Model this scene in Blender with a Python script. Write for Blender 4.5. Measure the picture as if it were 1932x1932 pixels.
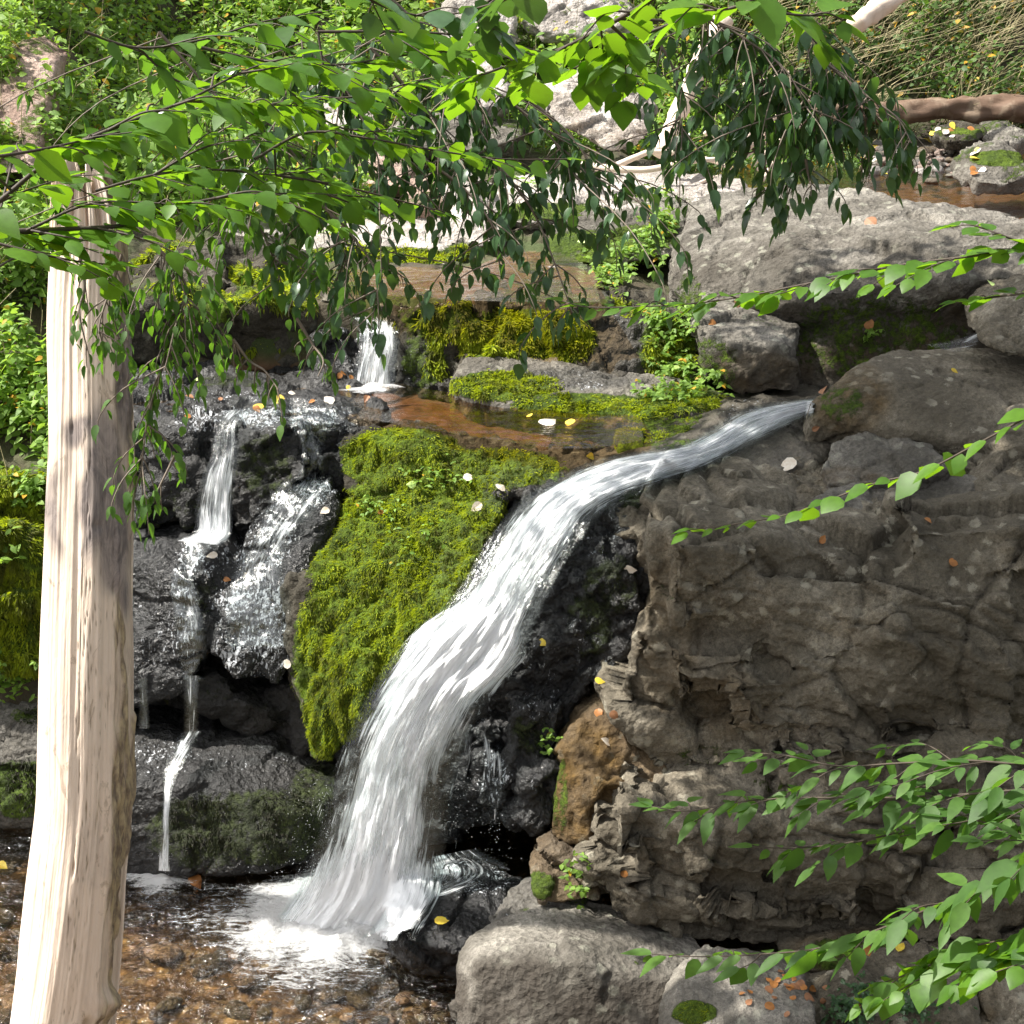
import bpy, bmesh, math, random
import numpy as np
from mathutils import Vector, Matrix
for o in list(bpy.data.objects): bpy.data.objects.remove(o)
SC = bpy.context.scene
COL = SC.collection
rnd = random.Random(7)
RNG = np.random.default_rng(11)
PI = math.pi

# ------------------------------------------------------------------ camera, sky, sun, exposure
CAMZ = 5.15; PITCH = math.radians(20); F = 1932*56/36.0; CX = 966.0
cam = bpy.data.cameras.new('camera'); camo = bpy.data.objects.new('camera', cam); COL.objects.link(camo)
camo.location = (0, 0, CAMZ); camo.rotation_euler = (PI/2-PITCH, 0, 0)
cam.lens = 56; cam.sensor_width = 36; cam.clip_start = 0.05; cam.clip_end = 400
SC.camera = camo
SUNV = Vector((-0.58, 0.08, 0.80)).normalized()
world = bpy.data.worlds.new('World'); SC.world = world; world.use_nodes = True
wt = world.node_tree; wt.nodes.clear()
sky = wt.nodes.new('ShaderNodeTexSky'); sky.sky_type = 'NISHITA'; sky.sun_disc = False
sky.dust_density = 4.0; sky.air_density = 1.0; sky.ozone_density = .6
sky.sun_elevation = math.asin(SUNV.z); sky.sun_rotation = math.atan2(SUNV.x, SUNV.y)
bg = wt.nodes.new('ShaderNodeBackground'); bg.inputs[1].default_value = 0.115
wo = wt.nodes.new('ShaderNodeOutputWorld'); hs = wt.nodes.new('ShaderNodeHueSaturation'); hs.inputs['Saturation'].default_value = .25; wt.links.new(sky.outputs[0], hs.inputs['Color']); wt.links.new(hs.outputs[0], bg.inputs[0]); wt.links.new(bg.outputs[0], wo.inputs[0])
sun = bpy.data.lights.new('sun', 'SUN'); sun.energy = 4.6; sun.angle = math.radians(0.6); sun.color = (1.0, 0.95, 0.86)
suno = bpy.data.objects.new('sun', sun); COL.objects.link(suno); suno.location = (-6, 2, 12)
suno.rotation_euler = SUNV.to_track_quat('Z', 'Y').to_euler()
SC.view_settings.view_transform = 'Standard'; SC.view_settings.look = 'None'
SC.view_settings.exposure = 1.15; SC.view_settings.gamma = 1
SC.cycles.transparent_max_bounces = 24; SC.cycles.max_bounces = 8

# ------------------------------------------------------------------ pixel <-> world (author units: 1932 px square)
cp, sp = math.cos(PITCH), math.sin(PITCH)
def ray(px, r):
    a = (px-CX)/F; b = (CX-r)/F
    return Vector((a, cp+b*sp, -sp+b*cp))
def P(px, r, y):
    d = ray(px, r); t = y/d.y
    return Vector((d.x*t, y, CAMZ+d.z*t))
def W(px, r, z):
    d = ray(px, r); t = (z-CAMZ)/d.z
    return Vector((d.x*t, d.y*t, z))
def proj(v):
    x, y, z = v[:, 0], v[:, 1], v[:, 2]-CAMZ
    dep = y*cp - z*sp; up = y*sp + z*cp
    dep = np.maximum(dep, 1e-3)
    return CX+F*x/dep, CX-F*up/dep

# ------------------------------------------------------------------ vectorised noise
_perm = np.random.default_rng(3).permutation(256).astype(np.int64); _perm = np.concatenate([_perm, _perm, _perm])
_grad = np.random.default_rng(4).normal(size=(256, 3)); _grad /= np.linalg.norm(_grad, axis=1)[:, None]
_rv = np.random.default_rng(5).random((256, 4))
def _hash(i): return _perm[_perm[_perm[i[..., 0] & 255] + (i[..., 1] & 255)] + (i[..., 2] & 255)]
def perlin(p):
    i = np.floor(p).astype(np.int64); f = p-i; u = f*f*f*(f*(f*6-15)+10)
    out = 0
    for dx in (0, 1):
        wx = u[:, 0] if dx else 1-u[:, 0]
        for dy in (0, 1):
            wy = u[:, 1] if dy else 1-u[:, 1]
            for dz in (0, 1):
                wz = u[:, 2] if dz else 1-u[:, 2]
                g = _grad[_hash(i+np.array([dx, dy, dz]))]
                out = out + wx*wy*wz*((f-np.array([dx, dy, dz]))*g).sum(1)
    return out*1.5
def fbm(p, o=4, g=0.5):
    a = 1; s = 0
    for k in range(o):
        s = s+a*perlin(p*(2**k)+k*17.3); a *= g
    return s
def worley(p):
    i = np.floor(p).astype(np.int64); f = p-i
    f1 = np.full(len(p), 9.); f2 = np.full(len(p), 9.); cid = np.zeros(len(p)); tl = np.zeros(len(p))
    for dx in (-1, 0, 1):
        for dy in (-1, 0, 1):
            for dz in (-1, 0, 1):
                o = np.array([dx, dy, dz]); r = _rv[_hash(i+o)]
                w = o+r[:, :3]-f; d = np.sqrt((w**2).sum(1)); q = (w*(r[:, [1, 2, 0]]-.5)*2).sum(1)
                n = d < f1
                f2 = np.where(n, f1, np.minimum(f2, d)); cid = np.where(n, r[:, 3], cid); tl = np.where(n, q, tl); f1 = np.where(n, d, f1)
    worley.tilt = tl
    return f1, f2, cid
def sst(a, b, x):
    t = np.clip((x-a)/(b-a), 0, 1); return t*t*(3-2*t)

# ------------------------------------------------------------------ objects
def tag(o, label=None, cat=None, group=None, kind=None):
    if label: o['label'] = label
    if cat: o['category'] = cat
    if group: o['group'] = group
    if kind: o['kind'] = kind
    return o
def empty(name, loc, label=None, cat=None, group=None):
    o = bpy.data.objects.new(name, None); COL.objects.link(o); o.location = loc; o.empty_display_size = .1
    return tag(o, label, cat, group)
def mesh_np(name, verts, faces, mat=None, parent=None, origin=None, smooth=True, attrs=None, uv=None):
    """verts (N,3) in world space; faces = array (M,k) or list of such arrays; origin = world point kept as the object's location"""
    verts = np.asarray(verts, float)
    fl = faces if isinstance(faces, list) else [faces]
    fl = [np.asarray(f, int) for f in fl if len(f)]
    me = bpy.data.meshes.new(name)
    org = Vector(origin) if origin is not None else Vector((0, 0, 0))
    if parent is not None and origin is None: org = Vector(parent.location)
    v = verts-np.array(org)[None]
    me.vertices.add(len(v)); me.vertices.foreach_set('co', v.astype(np.float32).ravel())
    nl = sum(f.size for f in fl); npy = sum(len(f) for f in fl)
    me.loops.add(nl); me.polygons.add(npy)
    li = np.concatenate([f.ravel() for f in fl]); me.loops.foreach_set('vertex_index', li.astype(np.int32))
    tot = np.concatenate([np.full(len(f), f.shape[1]) for f in fl]); st = np.concatenate([[0], np.cumsum(tot)[:-1]])
    me.polygons.foreach_set('loop_start', st.astype(np.int32))
    me.update(calc_edges=True)
    if uv is not None:
        l = me.uv_layers.new(name='UVMap'); l.data.foreach_set('uv', np.asarray(uv)[li].astype(np.float32).ravel())
    if attrs:
        for k, a in attrs.items():
            at = me.attributes.new(k, 'FLOAT', 'POINT'); at.data.foreach_set('value', np.asarray(a, np.float32))
    me.polygons.foreach_set('use_smooth', np.full(npy, smooth))
    me.validate()
    if mat: me.materials.append(mat)
    o = bpy.data.objects.new(name, me); COL.objects.link(o)
    if parent is not None: o.parent = parent; o.location = org-Vector(parent.location)
    else: o.location = org
    return o
def grid_faces(nu, nv):
    """grid index = j*nu+i"""
    i, j = np.meshgrid(np.arange(nu-1), np.arange(nv-1)); b = (j*nu+i).ravel()
    return np.stack([b, b+1, b+1+nu, b+nu], 1)
def tube(pts, rad, n=6):
    """returns verts, faces of a tapered tube along pts"""
    pts = np.asarray(pts, float); m = len(pts); rad = np.broadcast_to(rad, (m,))
    t = np.gradient(pts, axis=0); t /= np.linalg.norm(t, axis=1)[:, None]+1e-9
    ref = np.array([0, 0, 1.]) if abs(t[:, 2]).mean() < .8 else np.array([0, 1., 0])
    a = np.cross(t, ref); a /= np.linalg.norm(a, axis=1)[:, None]+1e-9; b = np.cross(t, a)
    th = np.arange(n)/n*2*PI
    v = pts[:, None]+rad[:, None, None]*(np.cos(th)[None, :, None]*a[:, None]+np.sin(th)[None, :, None]*b[:, None])
    i, j = np.meshgrid(np.arange(n), np.arange(m-1)); i = i.ravel(); j = j.ravel()
    f = np.stack([j*n+i, j*n+(i+1) % n, (j+1)*n+(i+1) % n, (j+1)*n+i], 1)
    return v.reshape(-1, 3), f
class Acc:
    def __init__(s): s.v = []; s.f = {}; s.n = 0; s.a = []
    def add(s, v, f, a=0.0):
        s.v.append(v)
        for ff in (f if isinstance(f, list) else [f]): s.f.setdefault(ff.shape[1], []).append(np.asarray(ff)+s.n)
        s.a.append(np.full(len(v), a) if np.isscalar(a) else a); s.n += len(v)
    def build(s, name, mat, parent=None, origin=None, smooth=True):
        return mesh_np(name, np.concatenate(s.v), [np.concatenate(x) for x in s.f.values()], mat, parent, origin, smooth, {'tone': np.concatenate(s.a)})
def spline(pts, n):
    """Catmull-Rom through pts (k,d), n samples"""
    p = np.asarray(pts, float); k = len(p)
    q = np.vstack([2*p[0]-p[1], p, 2*p[-1]-p[-2]])
    t = np.linspace(0, k-1-1e-6, n); i = t.astype(int); f = (t-i)[:, None]
    a, b, c, d = q[i], q[i+1], q[i+2], q[i+3]
    return .5*((2*b)+(-a+c)*f+(2*a-5*b+4*c-d)*f*f+(-a+3*b-3*c+d)*f**3)

# ------------------------------------------------------------------ node helpers
class NT:
    def __init__(s, name):
        s.m = bpy.data.materials.new(name); s.m.use_nodes = True; s.t = s.m.node_tree; s.t.nodes.clear()
        s.out = s.t.nodes.new('ShaderNodeOutputMaterial')
    def n(s, typ, **kw):
        x = s.t.nodes.new('ShaderNode'+typ)
        for k, v in kw.items(): setattr(x, k, v)
        return x
    def l(s, a, b): s.t.links.new(a, b)
    def setin(s, node, key, v):
        if isinstance(v, bpy.types.NodeSocket): s.l(v, node.inputs[key])
        elif v is not None:
            if isinstance(v, tuple) and len(v) == 3 and node.inputs[key].type == 'RGBA': v = (*v, 1)
            node.inputs[key].default_value = v
    def attr(s, name): x = s.n('Attribute'); x.attribute_name = name; return x.outputs['Fac']
    def pos(s): return s.n('NewGeometry').outputs['Position']
    def mapp(s, vec, scale=(1, 1, 1), rot=(0, 0, 0)):
        x = s.n('Mapping'); s.l(vec, x.inputs[0]); x.inputs['Scale'].default_value = scale; x.inputs['Rotation'].default_value = rot; return x.outputs[0]
    def noise(s, vec, scale, detail=5, rough=.6, dist=0):
        x = s.n('TexNoise'); s.l(vec, x.inputs['Vector']); x.inputs['Scale'].default_value = scale
        x.inputs['Detail'].default_value = detail; x.inputs['Roughness'].default_value = rough; x.inputs['Distortion'].default_value = dist
        return x.outputs[0]
    def vor(s, vec, scale, feat='F1', out='Distance'):
        x = s.n('TexVoronoi'); x.feature = feat; s.l(vec, x.inputs['Vector']); x.inputs['Scale'].default_value = scale; return x.outputs[out]
    def ramp(s, fac, stops, interp='LINEAR'):
        x = s.n('ValToRGB'); x.color_ramp.interpolation = interp; e = x.color_ramp.elements
        while len(e) < len(stops): e.new(.5)
        for i, (p, c) in enumerate(stops):
            e[i].position = p; e[i].color = (*c, 1) if isinstance(c, tuple) else (c, c, c, 1)
        s.l(fac, x.inputs[0]); return x.outputs[0]
    def math(s, op, a, b=None, c=None, clamp=False):
        x = s.n('Math', operation=op, use_clamp=clamp); s.setin(x, 0, a)
        if b is not None: s.setin(x, 1, b)
        if c is not None: s.setin(x, 2, c)
        return x.outputs[0]
    def mix(s, fac, a, b, mode='MIX'):
        x = s.n('Mix', data_type='RGBA', blend_type=mode); s.setin(x, 0, fac); s.setin(x, 6, a); s.setin(x, 7, b); return x.outputs[2]
    def mixs(s, fac, a, b):
        x = s.n('MixShader'); s.setin(x, 0, fac); s.l(a, x.inputs[1]); s.l(b, x.inputs[2]); return x.outputs[0]
    def bump(s, h, dist, strength=1.0, nrm=None):
        x = s.n('Bump'); s.l(h, x.inputs['Height']); x.inputs['Distance'].default_value = dist; s.setin(x, 'Strength', strength)
        if nrm is not None: s.l(nrm, x.inputs['Normal'])
        return x.outputs[0]
    def pbr(s, col, rough=.7, nrm=None, spec=.5, metal=0, **kw):
        x = s.n('BsdfPrincipled'); s.setin(x, 'Base Color', col); s.setin(x, 'Roughness', rough); s.setin(x, 'Specular IOR Level', spec)
        if nrm is not None: s.l(nrm, x.inputs['Normal'])
        for k, v in kw.items(): s.setin(x, k.replace('_', ' '), v)
        return x.outputs[0]
    def done(s, sh): s.l(sh, s.out.inputs['Surface']); return s.m

def rock_mat(name, dark, mid, light, lichen=.3, lichen_col=(.42, .42, .34), moss1=(.05, .085, .008), moss2=(.13, .20, .015),
             ochre=(.15, .088, .024), rough=.85, fine=1.0):
    t = NT(name); p = t.pos()
    n1 = t.noise(p, 1.7, 6, .62); n2 = t.noise(p, 9, 6, .7); n3 = t.noise(p, 45, 4, .7)
    c = t.ramp(n1, [(.32, dark), (.5, mid), (.68, light)])
    c = t.mix(t.ramp(n2, [(.35, .0), (.65, 1.)]), t.mix(.55, c, dark), c)
    c = t.mix(.5, c, t.ramp(n3, [(.3, .25), (.7, 1.0)]), 'OVERLAY')
    n4 = t.noise(p, 130, 3, .8); c = t.mix(.4, c, t.ramp(n4, [(.35, .2), (.65, .9)]), 'OVERLAY')
    n0 = t.noise(t.mapp(p, (1.3, 1.3, .8)), 1.1, 5, .6, .8); c = t.mix(t.ramp(n0, [(.42, .6), (.55, 0.)]), c, dark)
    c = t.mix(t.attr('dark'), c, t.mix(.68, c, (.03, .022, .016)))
    # lichen blotches
    lv = t.math('ADD', t.vor(t.mapp(p, (1, 1, 1)), 9), t.math('MULTIPLY', t.noise(p, 17, 6, .85), 1.0))
    lm = t.math('MULTIPLY', t.ramp(lv, [(.70, 1.), (.80, 0.)]), t.ramp(t.noise(p, 2.1, 4, .6), [(.42, 0.), (.55, 1.)]))
    c = t.mix(t.math('MULTIPLY', lm, lichen*.75), c, lichen_col)
    # crack dirt
    cr = t.attr('crack'); c = t.mix(t.math('MULTIPLY', cr, .5), c, tuple(x*.35 for x in dark))
    # ochre stain
    oc = t.math('MULTIPLY', t.attr('ochre'), t.ramp(t.noise(p, 6, 5, .65), [(.3, .2), (.6, 1.)]))
    c = t.mix(oc, c, t.mix(t.ramp(n2, [(.4, 0.), (.6, 1.)]), tuple(x*.4 for x in ochre), ochre))
    # wetness
    wet = t.attr('wet')
    c = t.mix(wet, c, t.mix(.72, c, (.007, .008, .010)))
    # moss
    ms = t.math('ADD', t.attr('moss'), t.math('MULTIPLY', t.math('SUBTRACT', t.noise(p, 16, 5, .75), .5), 1.3))
    mm = t.ramp(ms, [(.42, 0.), (.58, 1.)])
    mc = t.mix(t.ramp(t.noise(p, 5, 4, .6), [(.35, 0.), (.65, 1.)]), moss1, moss2)
    mc = t.mix(t.ramp(n3, [(.3, 1.), (.6, 0.)]), mc, tuple(x*.5 for x in moss1))
    c = t.mix(mm, c, mc)
    # thin white water film
    fo = t.attr('foam')
    st = t.mapp(p, (1, 1, .35))
    fn = t.math('ADD', t.noise(st, 60, 3, .7), t.math('MULTIPLY', t.noise(p, 7, 3, .6), .5))
    fm = t.math('MULTIPLY', t.ramp(t.math('ADD', fn, t.math('MULTIPLY', fo, .16)), [(.95, 0.), (1.14, .7)]), t.ramp(fo, [(.02, 0.), (.4, 1.)]))
    c = t.mix(fm, c, (.72, .75, .8))
    # relief
    h = t.math('ADD', t.math('ADD', t.math('MULTIPLY', n4, .12), t.math('MULTIPLY', n3, .5)), t.math('ADD', n2, t.math('MULTIPLY', t.vor(p, 28), .5)))
    h = t.math('ADD', h, t.math('MULTIPLY', mm, t.math('MULTIPLY', t.noise(p, 70, 3, .7), .9)))
    b = t.bump(h, .032*fine, 1.)
    wb = t.bump(t.noise(p, 38, 3, .55, .6), .014, wet, b)
    r = t.math('SUBTRACT', rough, t.math('MULTIPLY', wet, rough-.26))
    r = t.math('MAXIMUM', r, t.math('MULTIPLY', mm, .75))
    return t.done(t.pbr(c, r, wb, t.math('ADD', .25, t.math('MULTIPLY', wet, .25))))

M = {}
M['grey'] = rock_mat('grey_rock', (.075, .068, .056), (.165, .152, .132), (.31, .29, .255), .5)
M['pale'] = rock_mat('pale_rock', (.22, .20, .18), (.42, .38, .35), (.62, .58, .54), .35, (.65, .63, .56))
M['brown'] = rock_mat('brown_cliff_rock', (.078, .067, .049), (.175, .152, .115), (.32, .285, .225), .85, (.42, .39, .31))
M['wet'] = rock_mat('dark_wet_rock', (.012, .011, .010), (.026, .024, .021), (.055, .05, .045), .08, (.3, .3, .28), fine=.8, moss1=(.018, .026, .005), moss2=(.05, .07, .010))
M['mossy'] = rock_mat('moss_covered_rock', (.03, .027, .02), (.065, .055, .04), (.12, .11, .09), .2, moss1=(.05, .08, .006), moss2=(.15, .23, .012))
M['pink'] = rock_mat('pinkish_rock', (.22, .15, .12), (.40, .30, .25), (.55, .45, .38), .3, (.6, .58, .5))
M['rust'] = rock_mat('rust_brown_rock', (.065, .045, .026), (.14, .098, .055), (.25, .2, .14), .6)

def leaf_mat(name, c1, c2, back, gloss=.35, trans=.5, yellow=.0, patch=None):
    t = NT(name)
    rn = t.n('NewGeometry').outputs['Random Per Island']
    c = t.mix(rn, c1, c2)
    if yellow: c = t.mix(t.ramp(rn, [(1-yellow, 0.), (1-yellow+.005, 1.)]), c, (.55, .30, .02))
    v = t.noise(t.pos(), 60, 2)
    if patch: c = t.mix(t.ramp(t.noise(t.mapp(t.pos(), (2.2, 2.2, .55)), 3.6, 5, .7, .6), [(.44, .95), (.54, 0.)]), c, patch)
    c = t.mix(.35, c, t.ramp(v, [(.3, .3), (.7, .9)]), 'OVERLAY')
    d = t.pbr(c, gloss, None, .5)
    tr = t.n('BsdfTranslucent'); t.setin(tr, 0, t.mix(rn, back, tuple(x*.75 for x in back)))
    return t.done(t.mixs(trans, d, tr.outputs[0]))
M['leaf_bright'] = leaf_mat('bright_leaf', (.04, .11, .010), (.085, .19, .014), (.24, .45, .014), .48, .5, 0)
M['leaf_dark'] = leaf_mat('dark_leaf', (.032, .075, .03), (.065, .125, .055), (.13, .27, .03), .28, .35, 0)
M['leaf_mid'] = leaf_mat('mid_leaf', (.035, .09, .016), (.07, .15, .02), (.18, .38, .025), .6, .45, .006)
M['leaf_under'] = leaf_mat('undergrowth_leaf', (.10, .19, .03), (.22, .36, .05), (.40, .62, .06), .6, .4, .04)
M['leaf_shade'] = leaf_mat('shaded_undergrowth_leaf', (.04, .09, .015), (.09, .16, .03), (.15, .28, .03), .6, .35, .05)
M['moss_tuft'] = leaf_mat('moss_tuft', (.085, .13, .006), (.40, .46, .014), (.55, .66, .016), .8, .4, patch=(.055, .058, .010))
M['moss_dull'] = leaf_mat('dull_moss_tuft', (.010, .014, .004), (.03, .038, .008), (.04, .06, .01), .8, .25, patch=(.02, .018, .01))
def flat_mat(name, col, rough=.7, trans=0):
    t = NT(name); n = t.noise(t.pos(), 40, 4, .6)
    c = t.mix(.5, col, t.ramp(n, [(.3, .35), (.7, .9)]), 'OVERLAY')
    d = t.pbr(c, rough, t.bump(n, .004, .6))
    if trans:
        tr = t.n('BsdfTranslucent'); t.setin(tr, 0, col); d = t.mixs(trans, d, tr.outputs[0])
    return t.done(d)
M['twig'] = flat_mat('dark_twig', (.045, .032, .022))
M['greytwig'] = flat_mat('grey_twig', (.14, .11, .085))
M['stick'] = flat_mat('bleached_stick', (.55, .45, .36))
M['straw'] = flat_mat('dry_stem', (.30, .26, .14))
M['f_yellow'] = flat_mat('yellow_dead_leaf', (.72, .50, .06), .5, .2)
M['f_orange'] = flat_mat('orange_dead_leaf', (.36, .15, .04), .5, .2)
M['f_pale'] = flat_mat('pale_dead_leaf', (.72, .62, .5), .5, .1)
M['f_brown'] = flat_mat('brown_dead_leaf', (.24, .11, .05), .6, .1)
M['f_green'] = flat_mat('pale_green_leaf', (.45, .62, .2), .5, .2)
M['flower'] = flat_mat('orange_flower', (.75, .32, .02), .5, .3)

def log_mat(name, a, b, dk):
    t = NT(name); tc = t.n('TexCoord').outputs['UV']
    g = t.noise(t.mapp(tc, (5, 1.6, 1)), 2.6, 7, .72, 1.2); g2 = t.noise(t.mapp(tc, (46, 5, 1)), 2, 4, .7)
    p = t.pos(); n = t.noise(t.mapp(p, (1, 1, .35)), 5, 6, .65, .6)
    c = t.mix(t.ramp(n, [(.52, 0.), (.66, 1.)]), a, b)
    c = t.mix(t.ramp(g, [(.35, .55), (.40, 0.)]), c, dk)
    c = t.mix(.12, c, t.ramp(g2, [(.3, .3), (.7, .9)]), 'OVERLAY')
    c = t.mix(t.math('MULTIPLY', t.attr('tone'), .9), c, t.mix(t.ramp(g2, [(.4, 0.), (.6, 1.)]), (.1, .07, .045), (.36, .29, .16)))
    c = t.mix(t.attr('stain'), c, t.mix(t.ramp(g, [(.4, 0.), (.6, 1.)]), (.10, .085, .09), (.30, .25, .23)))
    h = t.math('ADD', g, t.math('MULTIPLY', g2, .4))
    return t.done(t.pbr(c, .75, t.bump(h, .006, .7)))
M['deadwood'] = log_mat('bleached_wood', (.76, .62, .50), (.62, .50, .41), (.30, .22, .15))
M['barklog'] = log_mat('rotting_bark', (.12, .072, .045), (.22, .16, .11), (.04, .026, .018))
# ------------------------------------------------------------------ ground: one sheet
def ground_z(x, y):
    zc = np.interp(y, [-10, 0, 2.2, 4.2, 5.5, 8.1, 8.6, 9.35, 9.5, 10.55, 10.7, 12.4, 13.5, 15.2, 17.2, 18.6, 20, 24, 40, 90],
                   [3.5, 3.3, 1.3, 0.0, -.22, -.22, -.2, 2.0, 2.2, 2.22, 2.74, 2.76, 2.9, 3.05, 3.2, 4.2, 5.2, 7.2, 14, 30])
    zr = np.interp(y, [-10, 0, 2.2, 4.2, 5.5, 6.6, 7.4, 8.0, 8.6, 9.6, 10.2, 12, 13, 16.5, 17.2, 19, 20.5, 24, 40, 90],
                   [3.5, 3.3, 1.3, .1, -.2, -.1, .3, 1.6, 1.9, 1.95, 2.1, 2.7, 2.85, 2.92, 3.05, 4.4, 5.6, 7.6, 14, 30])
    zl = np.interp(y, [-10, 0, 2.2, 4.2, 5.5, 8.6, 9.4, 10.5, 12, 14, 16, 20, 40, 90],
                   [3.5, 3.3, 1.3, 0.0, -.25, -.22, 1.9, 2.9, 3.3, 4.1, 4.9, 6.6, 15, 31])
    wr = sst(.7, 1.9, x-.0*(y-8)); wl = sst(-2.2, -3.9, x+.12*(y-9))
    z = zc*(1-wr)+zr*wr; z = z*(1-wl)+zl*wl
    return z
def inside(px, pr, poly):
    c = np.zeros(len(px), bool); n = len(poly)
    for i in range(n):
        (x1, y1), (x2, y2) = poly[i], poly[(i+1) % n]
        c ^= ((y1 > pr) != (y2 > pr)) & (px < (x2-x1)*(pr-y1)/(y2-y1+1e-9)+x1)
    return c
LEDGE = [(200, 730), (420, 690), (600, 685), (780, 730), (850, 740), (1000, 760), (1210, 785), (1215, 830), (1120, 846), (1040, 846), (860, 818), (700, 792), (440, 778), (200, 775)]
UPPER = [(590, 515), (650, 506), (700, 512), (760, 503), (840, 508), (900, 502), (955, 478), (1050, 474), (1120, 505), (1130, 575), (900, 568), (720, 556), (590, 535)]
def build_ground():
    def axis(lo, a, b, hi, fine, ratio=1.12):
        c = list(np.arange(a, b, fine)); s = fine; x = b
        while x < hi: c.append(x); s *= ratio; x += s
        s = fine; x = a
        while x > lo: s *= ratio; x -= s; c.insert(0, x)
        return np.array(c)
    xs = axis(-90, -4.2, 5.2, 90, .028); ys = axis(-12, 6.0, 19.5, 110, .03)
    X, Y = np.meshgrid(xs, ys); x = X.ravel(); y = Y.ravel(); z = ground_z(x, y)
    p = np.stack([x, y, z], 1)
    far = sst(20, 60, np.abs(x)+y)
    z = z+fbm(p*.9, 4)*(.10+.8*far)*(1-.5*sst(8.3, 8, y)*sst(4, 5, y))
    f1, f2, cid = worley(p*np.array([7, 9, 7.])+fbm(p*3, 2)[:, None]*.3)
    z = z+(.5-f1)*.05*(.3+cid)+fbm(p*6, 3)*.02
    v = np.stack([x, y, z], 1)
    t = NT('stream_bed_and_soil'); ps = t.pos(); sep = t.n('SeparateXYZ'); t.l(ps, sep.inputs[0])
    st = t.mapp(ps, (7, 9, 1))
    vc = t.vor(t.mapp(ps, (1, 1.3, .6)), 11, 'F1', 'Color'); vd = t.vor(t.mapp(ps, (1, 1.3, .6)), 11)
    vs = t.n('SeparateColor'); t.l(vc, vs.inputs[0])
    peb = t.ramp(vs.outputs[0], [(.0, (.09, .06, .03)), (.25, (.22, .14, .065)), (.5, (.16, .11, .06)), (.75, (.30, .215, .115)), (1., (.13, .10, .065))])
    peb = t.mix(t.ramp(vd, [(.3, 0.), (.62, 1.)]), peb, (.07, .04, .018))
    red = t.mix(t.noise(ps, 8, 4), (.07, .035, .016), (.135, .068, .03))
    bed = t.mix(t.attr('red'), peb, red)
    soil = t.mix(t.ramp(t.noise(ps, 3, 6, .7), [(.35, 0.), (.65, 1.)]), (.028, .022, .013), (.09, .07, .04))
    soil = t.mix(t.ramp(t.noise(ps, 1.3, 4, .6), [(.45, 0.), (.6, 1.)]), soil, (.045, .065, .014))
    c = t.mix(t.attr('bank'), bed, soil)
    m = t.done(t.pbr(c, .85, t.bump(t.math('ADD', t.noise(ps, 25, 5, .7), t.math('MULTIPLY', vd, -1.)), .03, .8)))
    bank = np.maximum(sst(15.2, 16.2, y), sst(-3.1, -3.6, x))
    bank = np.maximum(bank, sst(.95, 1.4, x)*sst(11.5, 11, y))
    px, pr = proj(v)
    inp = np.zeros(len(v), bool)
    for poly in (LEDGE, UPPER): inp |= inside(px, pr, poly)
    inp &= (z > 1.9) & (y < 13.2); red_ = (inp | ((x > 1.5) & (y > 11))).astype(float)
    bank = np.where(inp, 0, np.maximum(bank, sst(8.3, 8.6, y)*(1-red_)))
    return tag(mesh_np('ground', v, grid_faces(len(xs), len(ys)), m, attrs={'bank': bank, 'red': red_}), kind='structure')
build_ground()

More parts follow.
